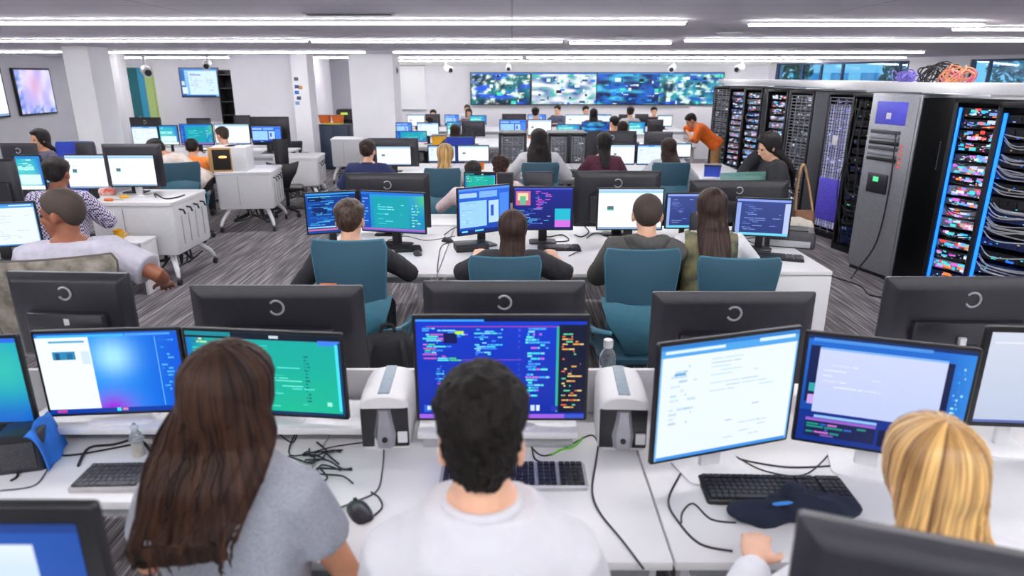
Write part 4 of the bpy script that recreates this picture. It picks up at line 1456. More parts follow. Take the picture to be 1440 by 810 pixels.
# cable plugs on two monitor backs
def plug(px, py, Y, label, cols):
    p = on_y(px, py, Y)
    t = thing('cable_plug', label, 'plug', p)
    MB().box((0, 0, 0), (.03, .02, .035), .005).build('shell', M_WPLA, t)
    for k, c in enumerate(cols):
        MB().tube(bez([(-.008 + k * .008, 0, -.015), (-.006 + k * .008, -.005, -.05), (0 + k * .008, 0, -.1), (k * .01, .01, -.16)], 5), .004, 6).build('cord', c, t)
plug(96, 452, 2.585, 'white cable plug with orange lead on the dark monitor back', [mat('orange_lead', '#e8842c', .5), M_BLK])
plug(1353, 480, 2.585, 'white cable plug on the monitor back beside the lavender window', [M_GREY, M_WPLA])

def computer(x, y, rz, w, d, h, label):
    t = thing('desktop_computer', label, 'computer', (x, y, DESK), rz, 'white and black desktop computers')
    MB().loft([rrect(w, d, .02, 0), rrect(w, d, .02, h - .04), rrect(w - .002, d, .02, h - .035)]).build('case', M_WPLA, t)
    # domed lid with grey strip
    R = []
    for k in range(7):
        a = PI * k / 6
        R.append(k)
    mb = MB()
    rings = []
    for j, yy in enumerate((-d / 2 - .012, -d / 2, -d / 4, d / 4, d / 2)):
        f = (.86, 1, 1.03, 1.02, .95)[j]
        rings.append([Vector((-w / 2 * f * math.cos(PI * k / 10) * 1.02, yy, h - .045 + .05 * f * math.sin(PI * k / 10) ** .6)) for k in range(11)])
    mb.loft(rings)
    mb.build('lid', M_WHITE, t)
    MB().box((0, 0, h + .006), (w * .24, d * .96, .008), .003).build('lid_strip', mat('blue_grey_strip', '#8b9aa6', .35), t)
    MB().box((0, -d / 2 - .004, h * .42), (w * .98, .012, h * .72), .005).build('front_panel', mat('dark_gloss', '#26262b', .25), t)
    MB().loft([[Vector((sx * w * k, -d / 2 - y_, z)) for sx, y_ in ((-1, .008), (-.6, .024), (.6, .024), (1, .008))] for k, z in ((.2, .015), (.24, h * .3), (.17, h * .6), (.14, h - .05))], closed=True).build('centre_column', M_SILV, t)
    MB().cyl((0, -d / 2 - .022, .05), (0, -d / 2 - .03, .05), .01).build('power_button', M_BLK, t)
    MB().box((w * .36, -d / 2 - .012, h * .25), (w * .2, .014, h * .2), .003).build('port_cover', M_WPLA, t)
    return t
c1 = on_z(541, 630, DESK)
computer(-.468, 2.29, .04, .175, .25, .215, 'white and black desktop computer with a bottle before it, between two monitors')
computer(.41, 2.285, -.05, .175, .26, .215, 'white and black desktop computer beside the white document monitor')
# clear dispenser bottle before the first computer
p = on_z(538, 627, DESK)
t = thing('dispenser_bottle', 'small clear dispenser bottle on a white base before the computer', 'bottle', p)
MB().lathe([(.034, 0), (.038, .012), (.036, .05), (.026, .062)]).build('base', M_WPLA, t)
MB().lathe([(.026, .06), (.03, .08), (.026, .12), (.014, .145), (.012, .16)]).build('bottle', mat('clear_plastic', '#eef2f6', .1, trans=.75), t)
MB().lathe([(.015, .158), (.017, .175), (.008, .182)]).build('cap', M_WPLA, t)
# water bottle behind the second computer
t = thing('water_bottle', 'clear plastic water bottle with white cap behind the desktop computer', 'bottle', (.405, 2.60, DESK))
MB().lathe([(.03, 0), (.036, .006), (.036, .05), (.033, .06), (.036, .07), (.036, .13), (.033, .14), (.036, .15), (.034, .185), (.02, .215), (.016, .225)]).build('bottle', mat('water_clear', '#dfe9f2', .05, trans=.85), t)
MB().lathe([(.02, .222), (.021, .226), (.021, .252), (.018, .256)]).build('cap', M_WPLA, t)
# keyboards, mouse
p = on_z(146, 674, DESK)
keyboard((-1.24, 1.97), .03, 'grey dusty keyboard beside the long haired person in grey T-shirt', w=.46, body=mat('dusty_grey', '#b9b6b6', .5), keys=mat('dusty_keys', '#4a484c', .6, var=.3, scale=60))
p = on_z(722, 672, DESK)
keyboard((p.x, p.y), 0, 'black keyed keyboard on a white tray before the white T-shirt', w=.5, body=M_LGREY, keys=M_BLK)
p = on_z(1090, 692, DESK)
keyboard((p.x, p.y), -.03, 'black keyboard below the angled monitors', w=.48)
p = on_z(506, 722, DESK)
mouse((p.x, p.y), .6, 'dark grey mouse on the white front desk', s=1.05)
# foreground monitors on their own desks
desk(-1.7, -.62, .45, 1.08, 'white desk carrying the nearest monitor at the lower corner', group='nearest desks')
desk(.48, 1.7, .4, 1.05, 'white desk carrying the black monitor back before the blonde person', group='nearest desks')
p = on_y(130, 712, .95)
monitor((p.x - .29, .95, DESK), .0, .58, .36, p.z - .36 - DESK, 'bluepage', 11, 'nearest monitor with a dark frame and pale blue page, cut by the corner', bez=.035, thick=.04)
a, b = on_y(1122, 712, .98), on_y(1440, 775, .86)
zt = a.z
b = on_z(1440, 772, zt)
dv = (b - a).to_2d()
w = .62
c = a.to_2d() + dv.normalized() * w / 2
monitor((c.x, c.y, DESK), math.atan2(dv.y, dv.x) + PI, w, .38, zt - .38 - DESK, 'white', 3, 'nearest black monitor back cropped before the blonde person', back=True, thick=.045)
# cables on the front desks
cable_px([(845, 600), (838, 650), (833, 690), (843, 720), (875, 760), (905, 800)], 'thin dark cable running down the desk beside the desktop computer', r=.0035)
cable_px([(975, 640), (955, 670), (940, 705), (955, 735), (985, 765), (1030, 775)], 'dark cable curling on the desk below the white document monitor', r=.0035)
cable_px([(1035, 735), (1000, 730), (975, 708), (960, 720), (958, 735)], 'looped grey cable end beside the black keyboard', r=.003)
cable_px([(1020, 640), (1060, 650), (1110, 657), (1170, 655), (1200, 650)], 'black cable lying behind the black keyboard', r=.0035)
cable_px([(1035, 642), (1075, 662), (1130, 668), (1165, 640)], 'thin cable crossing under the two angled monitors')
cable_px([(540, 628), (538, 660), (530, 690), (500, 705), (462, 720)], 'thin grey cable from the dispenser base across the desk', r=.003, m=M_GCABLE)
cable_px([(535, 722), (540, 705), (533, 695)], 'short mouse lead', r=.0025) if False else cable_px([(522, 728), (537, 714), (533, 700), (522, 692)], 'short dark lead of the grey mouse', r=.003)
rr = random.Random(5)
mb = MB()
for k in range(11):
    x, y = rr.uniform(415, 470), rr.uniform(632, 668)
    P = [on_z(x + 28 * q * math.cos(k) + rr.uniform(-14, 14), y + 9 * q * math.sin(k * 1.7) + rr.uniform(-7, 7), DESK + .004 + .0012 * k) for q in (-1.2, -.4, .4, 1.2)]
    mb.tube(bez(P, 5), .0032, 5)
tag(mb.build('cable_tangle', M_CABLE), 'tangled black cables on the desk beside the brown hair', 'cables')['kind'] = 'stuff'
cable_px([(392, 610), (412, 622), (420, 600), (408, 640), (470, 628), (512, 622)], 'thin black cable along the white divider beside the first computer')
cable_px([(735, 612), (760, 640), (790, 632), (830, 612), (842, 625)], 'black cable looping behind the keyboard before the code monitor')
cable_px([(720, 615), (745, 625), (752, 645), (770, 652)], 'short black keyboard lead under the code monitor')
cable_px([(775, 640), (790, 632), (806, 628), (820, 615)], 'bright green cable tie lead behind the middle keyboard', r=.004, m=mat('green_lead', '#6ecb3c', .5))
cable_px([(60, 640), (100, 640), (150, 632), (200, 622)], 'black cable along the desk under the long riser', r=.004)
cable_px([(110, 655), (125, 630), (160, 625), (195, 618), (215, 640)], 'dark cable bundle curling above the dusty keyboard', r=.005)
cable_px([(0, 690), (45, 684), (62, 668), (68, 650), (40, 655)], 'thin grey cable on the desk below the dark speaker', r=.003, m=M_GCABLE)
cable_px([(0, 642), (18, 652), (25, 668), (15, 676)], 'short black cable at the frame edge beside the dark speaker', r=.004)
# dark box, blue cloth, small ornament, dark dock
p = on_z(42, 650, DESK)
t = thing('speaker', 'dark grey desk speaker under a blue cloth', 'speaker', (p.x, p.y, DESK), .25)
MB().loft([rrect(.15, .14, .015, 0), rrect(.15, .14, .015, .01), rrect(.135, .125, .02, .13), rrect(.12, .11, .02, .135)]).build('cabinet', M_CHAR, t)
MB().box((0, -.068, .065), (.11, .008, .1), .003, rot=(0, 0, 0)).build('grille', mat('speaker_grille', '#3d3d42', .8, var=.3, scale=200), t)
mb = MB()
R = []
for i in range(12):
    u = i / 11
    ring = []
    for j in range(10):
        v = j / 9
        ring.append(Vector((.04 + .05 * u + .008 * math.sin(v * 9 + u * 3), -.09 + v * .19, .142 - .14 * u ** 2.2 + .006 * math.sin(v * 12))))
    for j in range(9, -1, -1):
        q = ring[j]
        ring.append(q + Vector((.004, 0, .004)))
    R.append(ring)
mb.loft(R)
o = mb.build('cloth', mat('blue_cloth', '#2f7ad8', .8, var=.1))
o.location = (p.x, p.y, DESK + .002)
o.rotation_euler = (0, 0, .25)
tag(o, 'bright blue cloth draped over the side of the dark desk speaker', 'cloth')
p = on_z(196, 640, DESK)
t = thing('ornament', 'small glassy figurine on a grey peg under the blue monitor', 'ornament', (p.x, p.y, DESK))
MB().lathe([(.02, 0), (.02, .05), (.016, .055)]).build('peg', mat('peg_beige', '#b7b2a8', .6), t)
MB().lathe([(.018, .054), (.026, .066), (.02, .085), (.011, .1), (.014, .115), (.004, .13)]).build('figure', mat('clear_plastic', '#eef2f6', .1), t)
p = on_z(170, 628, DESK)
t = thing('docking_station', 'black box under the long white riser shelf', 'dock', (-1.27, 2.3, DESK))
MB().box((0, 0, .024), (.34, .1, .048), .006).build('case', M_BLK, t)
for k in range(5):
    MB().box((-.12 + .06 * k, -.051, .024), (.03, .004, .012), .001).build('port', M_GREY, t)
# jacket and pen at the blonde person's desk
def heap(name, c, r, m, label, cat, seed=1, amp=.02, rz=0):
    mb = MB()
    mb.ell((0, 0, 0), r, seg=48)
    for v in mb.bm.verts:
        q = v.co.copy()
        d = noise.noise(q * 9 + Vector((seed, 0, 0))) + .6 * noise.noise(q * 22 + Vector((0, seed, 0)))
        v.co += q.normalized() * amp * d
        if v.co.z < -r[2] * .6:
            v.co.z = -r[2] * .6
    o = mb.build(name, m)
    o.location = (c[0], c[1], c[2] + r[2] * .62)
    o.rotation_euler = (0, 0, rz)
    return tag(o, label, cat)
p = on_z(1090, 722, DESK)
heap('jacket', (p.x + .05, p.y - .015, DESK), (.19, .065, .045), cloth('navy', '#141d33', scale=40), 'dark navy jacket lying on the desk before the black keyboard', 'jacket', 2, .045, .1)
p = on_z(1098, 712, DESK + .07)
o = MB().tube([(-.03, 0, 0), (-.02, 0, 0), (.02, .004, .002), (.032, .005, .002)], [.003, .0055, .0055, .002], 8).build('pen', mat('blue_pen', '#3f8fe8', .3))
o.location = (p.x, p.y - .01, DESK + .085)
tag(o, 'small bright blue pen lying on the navy jacket', 'pen')
# ---------------------------------------------------------------- front row people
Y = 1.40
p = on_y(312, 489, Y)
person((p.x, Y), .04, p.z, 'person with very long brown hair and grey T-shirt at the front desk', s=1.06, slim=.86, slope=.4, lean=.12, vox=.0065, head=(-.15, 0, .06),
       hair=('long', 'brown', {'len': .25, 'w': .13, 'tip': .105, 'vol': .01, 'sway': -.055, 'seed': 2.2}), shirt=cloth('heather_grey', '#9a9ea8', var=.08, scale=120), sleeve=.5,
       hands=((-.1, .36, .82), (.1, .34, .82)), skin=M_SKIN, poles=((-.8, -.4, -.5), (.55, -.2, -.9)), loose=.006)
Y = 1.20
p = on_y(676, 520, Y)
person((p.x, Y), .0, p.z, 'person with short thick black hair and white T-shirt at the front desk', s=1.1, lean=.1, slim=.9, slope=1., vox=.0065, poles=((-.35, -.2, -1), (.35, -.2, -1)),
       hair=('short', 'soft_black', {'vol': .03, 'amp': .008, 'seed': 3}), hs=(.88, 1, 1.05), neck=0., shirt=cloth('white_tee', '#cbcbd0', var=.02), sleeve=.8, collar=cloth('white_tee', '#cbcbd0'),
       hands=((-.2, .42, .80), (.2, .42, .80)), skin=M_SKINL, loose=.014)
Y = 1.24
p = on_y(1325, 596, Y)
person((p.x, Y), .0, p.z, 'blonde person in a white top bending over the front desk', s=1.02, slim=.95, lean=.14, vox=.0065, head=(0, -.08, 0), hs=(.93, 1, 1.05),
       hair=('long', 'blonde', {'len': .34, 'w': .09, 'tip': .085, 'vol': .008, 'seed': 5.5}), shirt=cloth('white_top', '#dcdce0', var=.03), sleeve=1.95,
       hands=((-.26, .33, .83), (.2, .36, .83)), skin=M_SKINL, loose=.01)
# ---------------------------------------------------------------- second row
GB = 'second row desks'
desk(-1.5, -.52, 4.45, 6.0, 'white desk under the blue and cyan monitor pair in the second row', group=GB)
desk(-.52, 1.2, 4.45, 6.0, 'wide middle white desk of the second row', group=GB)
t = desk(1.2, 2.26, 4.5, 6.0, 'white desk with a closed front at the rack end of the second row', group=GB)
MB().box((.28, -.74, .355), (.49, .025, .70), .004).build('front_panel', M_WHITE, t)
MB().box((.515, 0, .355), (.02, 1.46, .70), .004).build('side_panel', M_WHITE, t)
MB().loft([[Vector((.531, .0, z)), Vector((.80, .22, z)), Vector((.85, .70, z)), Vector((.531, .73, z))] for z in (.71, .74)]).build('side_leaf', M_WHITE, t, smooth=False)
MB().tube([(.53, .45, .45), (.74, .45, .70)], .015, 8).build('leaf_bracket', M_LGREY, t)
zb = .85
G3 = 'second row monitors facing the camera'
mon_px((432, 331), (505, 326), (427, 271), zb, 'monitor of dark blue text in front of the short haired person in black', 'terminal', 1, group=G3)
mon_px((509, 325), (600, 330), (508, 267), zb, 'cyan dashboard monitor with a green patch', 'cyan', 2, group=G3)
mon_px((644, 333), (718, 323), (641, 265), zb, 'monitor with pale blue windows beside the dark haired person in black', 'blue', 3, group=G3)
mon_px((721, 324), (806, 324), (720, 262), zb, 'dark monitor with pink code and a small picture', 'navy', 4, group=G3)
mon_px((838, 324), (931, 324), (838, 264), zb, 'bright blank monitor behind the hooded grey sweatshirt', 'white', 12, group=G3)
mon_px((934, 322), (988, 322), (933, 271), zb, 'navy text monitor partly behind the long haired person', 'slate', 6, group=G3)
mon_px((1030, 331), (1109, 335), (1031, 277), zb, 'slate blue monitor at the rack end of the second row', 'slate', 7, group=G3)
G4 = 'second row monitors seen from behind'
mon_y(485, 604, 243, 322, 5.72, 'dark monitor back above the cyan dashboard monitor', back=True, ring=True, group=G4)
mon_y(808, 930, 240, 318, 5.72, 'large dark monitor back behind the bright blank monitor', back=True, ring=True, group=G4)
mon_y(970, 1109, 253, 318, 5.72, 'dark creased monitor back before the standing person', back=True, ring=True, group=G4)
# keyboards and small things on the second row
def kb(px, py, label, w=.4, rz=0, **k):
    p = on_z(px, py, DESK)
    return keyboard((p.x, p.y), rz, label, w=w, **k)
kb(566, 352, 'black keyboard before the cyan dashboard monitor', .3, .2)
kb(786, 350, 'black keyboard before the pink code monitor', .34)
kb(1094, 363, 'black keyboard at the rack end of the second row', .36, -.35)
p = on_z(569, 358, DESK)
mouse((p.x + .1, p.y), .3, 'dark mouse beside the keyboard before the cyan monitor')
p = on_z(626, 340, DESK)
mouse((p.x + .02, p.y), .9, 'dark mouse beside the monitor with pale blue windows')
t = thing('docking_station', 'flat black box under the monitor with pale blue windows', 'dock', (on_z(664, 345, DESK).x, on_z(664, 345, DESK).y - .14, DESK), .25)
MB().box((0, 0, .03), (.26, .16, .06), .006).build('case', M_BLK, t)
MB().box((0, -.082, .03), (.2, .006, .03), .002).build('front_plate', M_CHAR, t)
p = on_z(1118, 352, DESK)
t = thing('printer', 'low grey and black printer beside the rack end keyboard', 'printer', (2.27, 5.32, DESK), -.35)
MB().loft([rrect(.38, .3, .03, 0), rrect(.38, .3, .03, .09), rrect(.35, .26, .03, .125)]).build('case', M_CHAR, t)
MB().box((0, -.155, .035), (.3, .02, .05), .004).build('front_tray', M_LGREY, t)
MB().box((0, 0, .128), (.26, .18, .012), .004).build('lid', M_BLK, t)
p = on_z(1136, 340, DESK)
heap('tote_bag', (2.46, 5.74, DESK), (.17, .11, .085), cloth('beige', '#cfc9bb', scale=30), 'crumpled beige cloth bag beside the printer', 'bag', 4, .02, -.3)
p = on_y(1121, 328, 6.35)
t = thing('handbag', 'brown leather handbag hanging on a long strap from the standing person', 'bag', (p.x + .03, 6.33, p.z), -.2)
M_LEA = mat('brown_leather', '#8a5a3c', .5, var=.15)
MB().loft([rrect(.2, .1, .03, 0), rrect(.22, .11, .03, .05), rrect(.19, .08, .03, .19), rrect(.17, .04, .015, .23)]).build('pouch', M_LEA, t)
MB().tube(bez([(-.08, 0, .21), (-.09, 0, .42), (-.08, 0, .62), (-.05, .04, .66), (-.02, .06, .6), (.04, .05, .4), (.08, 0, .21)]), .012, 8).build('hanging_strap', mat('tan_leather', '#b08a62', .5, var=.1), t)
t = thing('phone_holder', 'upright black phone holder beside the navy text monitor', 'stand', (*on_z(973, 345, DESK).to_2d(), DESK))
MB().box((0, 0, .14), (.07, .02, .26), .008).build('slab', M_CHAR, t)
MB().box((0, .0, .008), (.1, .1, .016), .005).build('base', M_BLK, t)
cable_px([(615, 382), (617, 362), (622, 345), (640, 340)], 'thin black cable hanging over the desk seam in the second row', r=.004)
cable_px([(545, 338), (570, 332), (600, 338), (640, 332)], 'thin grey cable behind the keyboard of the cyan monitor', r=.003, m=M_GCABLE)
cable_px([(760, 325), (770, 333), (790, 330), (800, 338), (780, 340)], 'loop of black cable under the pink code monitor', r=.005)
cable_px([(800, 360), (812, 354), (818, 353)], 'short black cable end on the wide middle desk', r=.004)
cable_px([(825, 335), (835, 328), (850, 330), (870, 345)], 'thin black cable before the bright blank monitor', r=.004)
cable_px([(1085, 350), (1060, 342), (1050, 336), (1075, 333)], 'thin black cable beside the rack end keyboard', r=.004)
# people and chairs
def chair_px(px, py, Y, label, w, seat=.46, rz=0., **k):
    p = on_y(px, py, Y)
    return office_chair((p.x, Y + .20), rz, label, back_top=p.z, seat=seat, w=w, **k)
GC = 'teal office chairs'
def seated(px, py, Y, yaw, label, chair=None, **k):
    """head top at that pixel and distance; chair = (x, y of the backrest's top edge, width, label, turn) stands behind"""
    p = on_y(px, py, Y)
    b_ = person((p.x, Y), yaw, p.z, label, **k)
    if chair:
        cx, cy, w_, lb, rz = chair
        q = on_y(cx, cy, b_.location.y - .26)
        office_chair((q.x, b_.location.y - .05), rz, lb, back_top=q.z, seat=HIP - .125, w=w_, group=GC)
    return b_
seated(490, 280, 4.2, .0, 'short haired person in a black long sleeved top in the second row', (490, 337, .45, 'teal chair of the short haired person in black, orange tag on its back', 0),
       s=1.04, lean=.1, vox=.008, hair=('short', 'short_brown', {'vol': .022, 'amp': .006}), shirt=cloth('black', '#2b2a2f'), sleeve=2, hands=((-.3, .3, .83), (.2, .42, .84)), skin=M_SKINL, poles=((-.6, -.3, -.8), None))
p = on_y(452, 393, 3.8)
o = MB().box((0, 0, 0), (.1, .012, .03), .004).build('tag', mat('orange_tag', '#d0683a', .6))
TAGX = p.x
o.location = (p.x + .04, 3.79, .86)
tag(o, 'orange cloth tag hanging on the teal chair back', 'tag')
seated(721, 297, 4.25, .0, 'dark haired person in a black short sleeved top typing in the second row', (710, 360, .44, 'teal chair of the dark haired person in a black top', 0),
       s=1.0, slim=.95, lean=.12, vox=.008, hair=('bob', 'dark_brown', {'len': .25, 'w': .082, 'tip': .07, 'vol': .008}), shirt=cloth('black', '#2b2a2f'), sleeve=.92, hands=((-.27, .42, .83), (.3, .40, .83)), skin=M_SKINL, loose=.008)
seated(912, 273, 4.25, -.1, 'person with shaved hair in a dark grey hooded sweatshirt', (904, 350, .46, 'teal chair of the person in the hooded grey sweatshirt', 0),
       s=1.12, lean=.12, vox=.008, hair=('short', 'shaved', {'vol': .003, 'amp': .001}), shirt=cloth('charcoal', '#4d4c49'), sleeve=2, hood=True, hands=((-.12, .44, .85), (.12, .45, .85)), skin=M_SKINL, loose=.016, poles=((-.7, -.3, -.7), (.2, -.3, -1)))
b_ = seated(1003, 267, 4.25, -.12, 'person with long brown hair in a white top and olive vest', (1044, 362, .5, 'wide teal chair of the long haired person in white and olive', -.08),
       s=1.03, slim=.92, lean=.12, vox=.008, hair=('long', 'dark_brown', {'len': .42, 'w': .1, 'tip': .07, 'sway': .03, 'vol': .01}), shirt=cloth('white_top', '#dcdce0'), sleeve=1.6, hands=((-.1, .44, .84), (.22, .42, .84)), skin=M_SKINL, loose=.006, poles=((-.2, -.3, -1), None))
for ch in b_.children:
    if ch.name.startswith('shirt'):
        src = ch
bmv = bmesh.new()
bmv.from_mesh(src.data)
kill = [v for v in bmv.verts if abs(v.co.x) > .165 or v.normal.z > .93]
bmesh.ops.delete(bmv, geom=kill, context='VERTS')
for v in bmv.verts:
    v.co += v.normal * .008
bmv.normal_update()
mv = bpy.data.meshes.new('vest')
bmv.to_mesh(mv)
bmv.free()
for f in mv.polygons:
    f.use_smooth = True
link('vest', mv, mat('olive_patterned_vest', '#39413a', .6, scale=9, col2='#8f875c', bump=.2), b_, 'shiny olive patterned vest')
# backpack and things on the floor behind the front desks
p = on_z(545, 500, .46)
t = thing('backpack', 'black backpack with white tag behind the front desks', 'backpack', (-.74, 3.70, 0), .1)
def bp(mb, c, r, e=.6, n=24):
    rings = []
    for i in range(11):
        a = -PI / 2 + PI * i / 10
        z = math.copysign(abs(math.sin(a)) ** e, math.sin(a)) * r[2]
        q = max(.02, abs(math.cos(a)) ** e)
        rings.append([Vector((c[0] + math.copysign(abs(math.cos(t_)) ** e, math.cos(t_)) * r[0] * q, c[1] + math.copysign(abs(math.sin(t_)) ** e, math.sin(t_)) * r[1] * q, c[2] + z)) for t_ in [2 * PI * k / n for k in range(n)]])
    return mb.loft(rings)
M_NYL = cloth('black_nylon', '#202024', scale=60)
bp(MB(), (0, 0, .30), (.17, .1, .30)).build('main_pouch', M_NYL, t)
bp(MB(), (0, -.11, .2), (.13, .05, .15)).build('front_pocket', M_NYL, t)
for q in (-1, 1):
    MB().tube(bez([(q * .08, -.06, .56), (q * .1, -.14, .5), (q * .12, -.17, .28), (q * .13, -.1, .06)]), .014, 8).build('strap', M_NYL, t)
MB().tube(bez([(-.04, 0, .59), (-.03, 0, .64), (.03, 0, .64), (.04, 0, .59)]), .01, 8).build('handle', M_NYL, t)
MB().box((.07, -.165, .4), (.035, .006, .03), .002).build('tag', M_WPLA, t, 'small white tag')
t = thing('desk_leg_box', 'x', 'box') if False else None
# standing person by the racks
Y = 6.45
p = on_y(1084, 187, Y)
person((p.x, Y), 1.4, p.z, 'standing person in a dark jacket with one hand at the face beside the racks', s=1.0, slim=.95, lean=.1, stand=True, vox=.008, head=(.1, -.3, 0), hair=('long', 'black', {'len': .36, 'w': .09, 'tip': .06, 'vol': .014}),
       shirt=cloth('dark_jacket', '#242428'), sleeve=1.95, hands=((-.1, .22, 1.0), (.06, .17, p.z - .17)), skin=M_SKINL, eyes=True, loose=.014, collar=cloth('red_scarf', '#b8323c'), poles=(None, (.3, .3, -1)))
# a badge and the glass screen beside that person
t = thing('desk_screen', 'clear greenish glass desk screen before the standing person', 'screen', (2.1, 6.08, 0), .2)
MB().box((0, 0, 1.02), (.45, .012, .4), .004).build('pane', mat('green_glass', '#9fd8cc', .1, trans=.7, alpha=.8), t)
for q in (-1, 1):
    MB().box((q * .2, 0, .42), (.03, .03, .84), .003).build('post', M_GREY, t)
    MB().box((q * .2, 0, .01), (.06, .3, .02), .003).build('foot', M_GREY, t)

# ---------------------------------------------------------------- left side
desk(-4.4, -2.95, 3.95, 4.75, 'white desk before the person in a lilac grey T-shirt', group='side desks')
mon_px((-60, 352), (62, 345), (-70, 288), .84, 'white page monitor before the person in a lilac grey T-shirt', 'doc', 21)
Y = 3.74
p = on_y(80, 266, Y)
person((p.x, Y), .42, p.z, 'person with cropped black hair in a lilac grey T-shirt on a patterned chair', s=1.15, lean=.12, vox=.008, head=(1.15, 0, 0), hair=('short', 'shaved', {'vol': .006, 'amp': .001}),
       shirt=cloth('lilac_grey', '#b3b1bd'), sleeve=.75, hands=((-.1, .4, .82), (.44, .16, .82)), skin=M_SKIND, eyes=True, loose=.016)
office_chair((p.x + .03, Y - .12), .30, 'high patterned grey chair of the person in a lilac grey T-shirt', back_top=1.13, seat=HIP - .125, w=.66, fabric=mat('camouflage_fabric', '#6d675c', .85, scale=14, col2='#a49c90', bump=.2), frame=mat('camouflage_frame', '#55504a', .8), lower=False, arms=False)
desk(-6.8, -4.28, 6.55, 7.7, 'white side desk before the person in a checked shirt', group='side desks')
Y = 5.85
p = on_y(76, 221, Y)
person((p.x, Y), .12, p.z, 'person in a purple and white checked shirt at the side desk', s=1.1, lean=.15, vox=.009, hair=('short', 'black', {'vol': .02, 'amp': .008}),
       shirt=mat('checked_shirt', '#4b3a6e', .8, checker=60, col2='#d9d6e4'), sleeve=1.6, hands=((-.2, .42, .82), (.1, .45, .82)), skin=M_SKIND, loose=.01)
GL = 'side desk monitors'
mon_y(18, 56, 218, 268, 7.1, 'aqua page monitor in front of the checked shirt', 'aqua', 3, group=GL)
mon_y(58, 82, 224, 258, 7.15, 'narrow navy monitor partly behind the checked shirt', 'slate', 33, group=GL)
mon_y(88, 150, 217, 266, 7.2, 'bright white monitor beside the checked shirt', 'white', 8, group=GL)
mon_y(0, 52, 201, 250, 7.55, 'dark monitor back behind the aqua page monitor', back=True, ring=True, group=GL)
mon_y(105, 133, 200, 240, 7.55, 'small dark monitor back behind the bright white monitor', back=True, group=GL)
mon_y(-40, 22, 223, 300, 5.2, 'dark monitor back at the frame edge beside the checked shirt', back=True, group=GL)
desk(-5.2, -3.75, 4.8, 5.25, 'narrow white desk under the dark monitor at the frame edge', group='side desks') if False else desk(-4.9, -3.7, 4.98, 5.42, 'narrow white desk under the dark monitor at the frame edge', group='side desks')
Y = 8.6
p = on_y(53, 182, Y)
person((p.x, Y), PI * .8, p.z, 'dark haired person looking up behind the side desk monitors', s=1.0, lean=.05, vox=.01, hair=('bob', 'black', {'len': .24, 'w': .09, 'tip': .07}), shirt=cloth('grey_violet', '#6a6478'), skin=M_SKIN, hands=((-.2, .3, .8), (.2, .3, .8)), eyes=True)
p = on_y(70, 205, 8.0)
office_chair((p.x, 8.25), PI, 'blue backed chair among the side desk monitors', back_top=p.z, w=.5, fabric=mat('blue_fabric', '#2a45b8', .7), lower=False, arms=False)
# carts
CZ = .86
cart((-3.80, 6.95), .0, .84, .78, .31, CZ, 'nearest white wheeled cart carrying a monitor and yellow tools')
mon_y(149, 216, 217, 263, 6.86, 'bright white monitor standing on the nearest white cart', 'white', 15, surf=CZ, hub=True)
mon_y(143, 226, 202, 262, 7.2, 'tall dark monitor back behind the monitor on the nearest cart', back=True, surf=CZ)
cart((-3.68, 9.4), .12, .74, .75, .31, .82, 'white wheeled cart carrying an open lit box')
cart((-3.52, 11.2), .1, .7, .75, .34, .80, 'white wheeled cart with black hooks beside the black headrest')
cart((-3.28, 13.6), .1, .6, .6, .34, .88, 'small white wheeled cart in front of the large white column')
p = on_z(182, 276, CZ)
def tool(px, py, z, label, m1, m2, rz):
    p = on_z(px, py, z)
    t = thing('hand_tool', label, 'tool', (p.x, p.y, z), rz)
    MB().tube([(-.09, 0, .016), (-.08, 0, .016), (-.01, 0, .016), (.0, 0, .016)], [.008, .016, .014, .01], 10).build('handle', m1, t)
    MB().tube([(0, 0, .016), (.08, 0, .014), (.1, 0, .012)], [.006, .006, .002], 8).build('shaft', m2, t)
M_YEL = mat('yellow_plastic', '#f0b420', .4)
M_ORG = mat('orange_plastic', '#e8762c', .4)
tool(160, 283, CZ, 'orange handled tool on the nearest cart', M_ORG, M_SILV, .1)
tool(182, 278, CZ, 'yellow handled tool on the nearest cart beside the monitor stand', M_YEL, M_SILV, .6)
heap('rag', (on_z(152, 274, CZ).x, on_z(152, 274, CZ).y, CZ), (.09, .06, .05), cloth('red_white', '#e6d8d2', col2='#c8442c', scale=12), 'crumpled white and red rag on the nearest cart', 'rag', 3, .015)
p = on_z(226, 278, CZ)
cable([(p.x - .05, p.y, CZ + .008), (p.x, p.y - .1, CZ + .06), (p.x + .1, p.y - .12, CZ + .012), (p.x + .18, p.y - .05, CZ + .01), (p.x + .2, p.y + .1, CZ + .012)], 'looped black cable on the nearest cart top', .008)
p = on_y(180, 322, 6.5)
t = thing('yellow_cup', 'yellow cup on the ledge before the nearest cart', 'cup', (p.x, 6.33, .53))
MB().lathe([(.03, 0), (.04, .005), (.045, .09), (.047, .1), (.04, .1), (.035, .02)]).build('cup_body', M_YEL, t)
MB().tube(bez([(.044, 0, .08), (.075, 0, .07), (.075, 0, .04), (.042, 0, .03)]), .006, 8).build('handle', M_YEL, t)
t = thing('side_shelf', 'low white shelf unit standing before the nearest cart', 'shelf', (p.x + .02, 6.36, 0))
MB().box((0, 0, .515), (.5, .3, .03), .006).build('top_shelf', M_WPLA, t)
for q in (-1, 1):
    MB().box((q * .23, 0, .25), (.025, .28, .5), .004).build('side_panel', M_WPLA, t)
MB().box((0, .02, .25), (.44, .24, .02), .004).build('lower_shelf', M_WPLA, t)
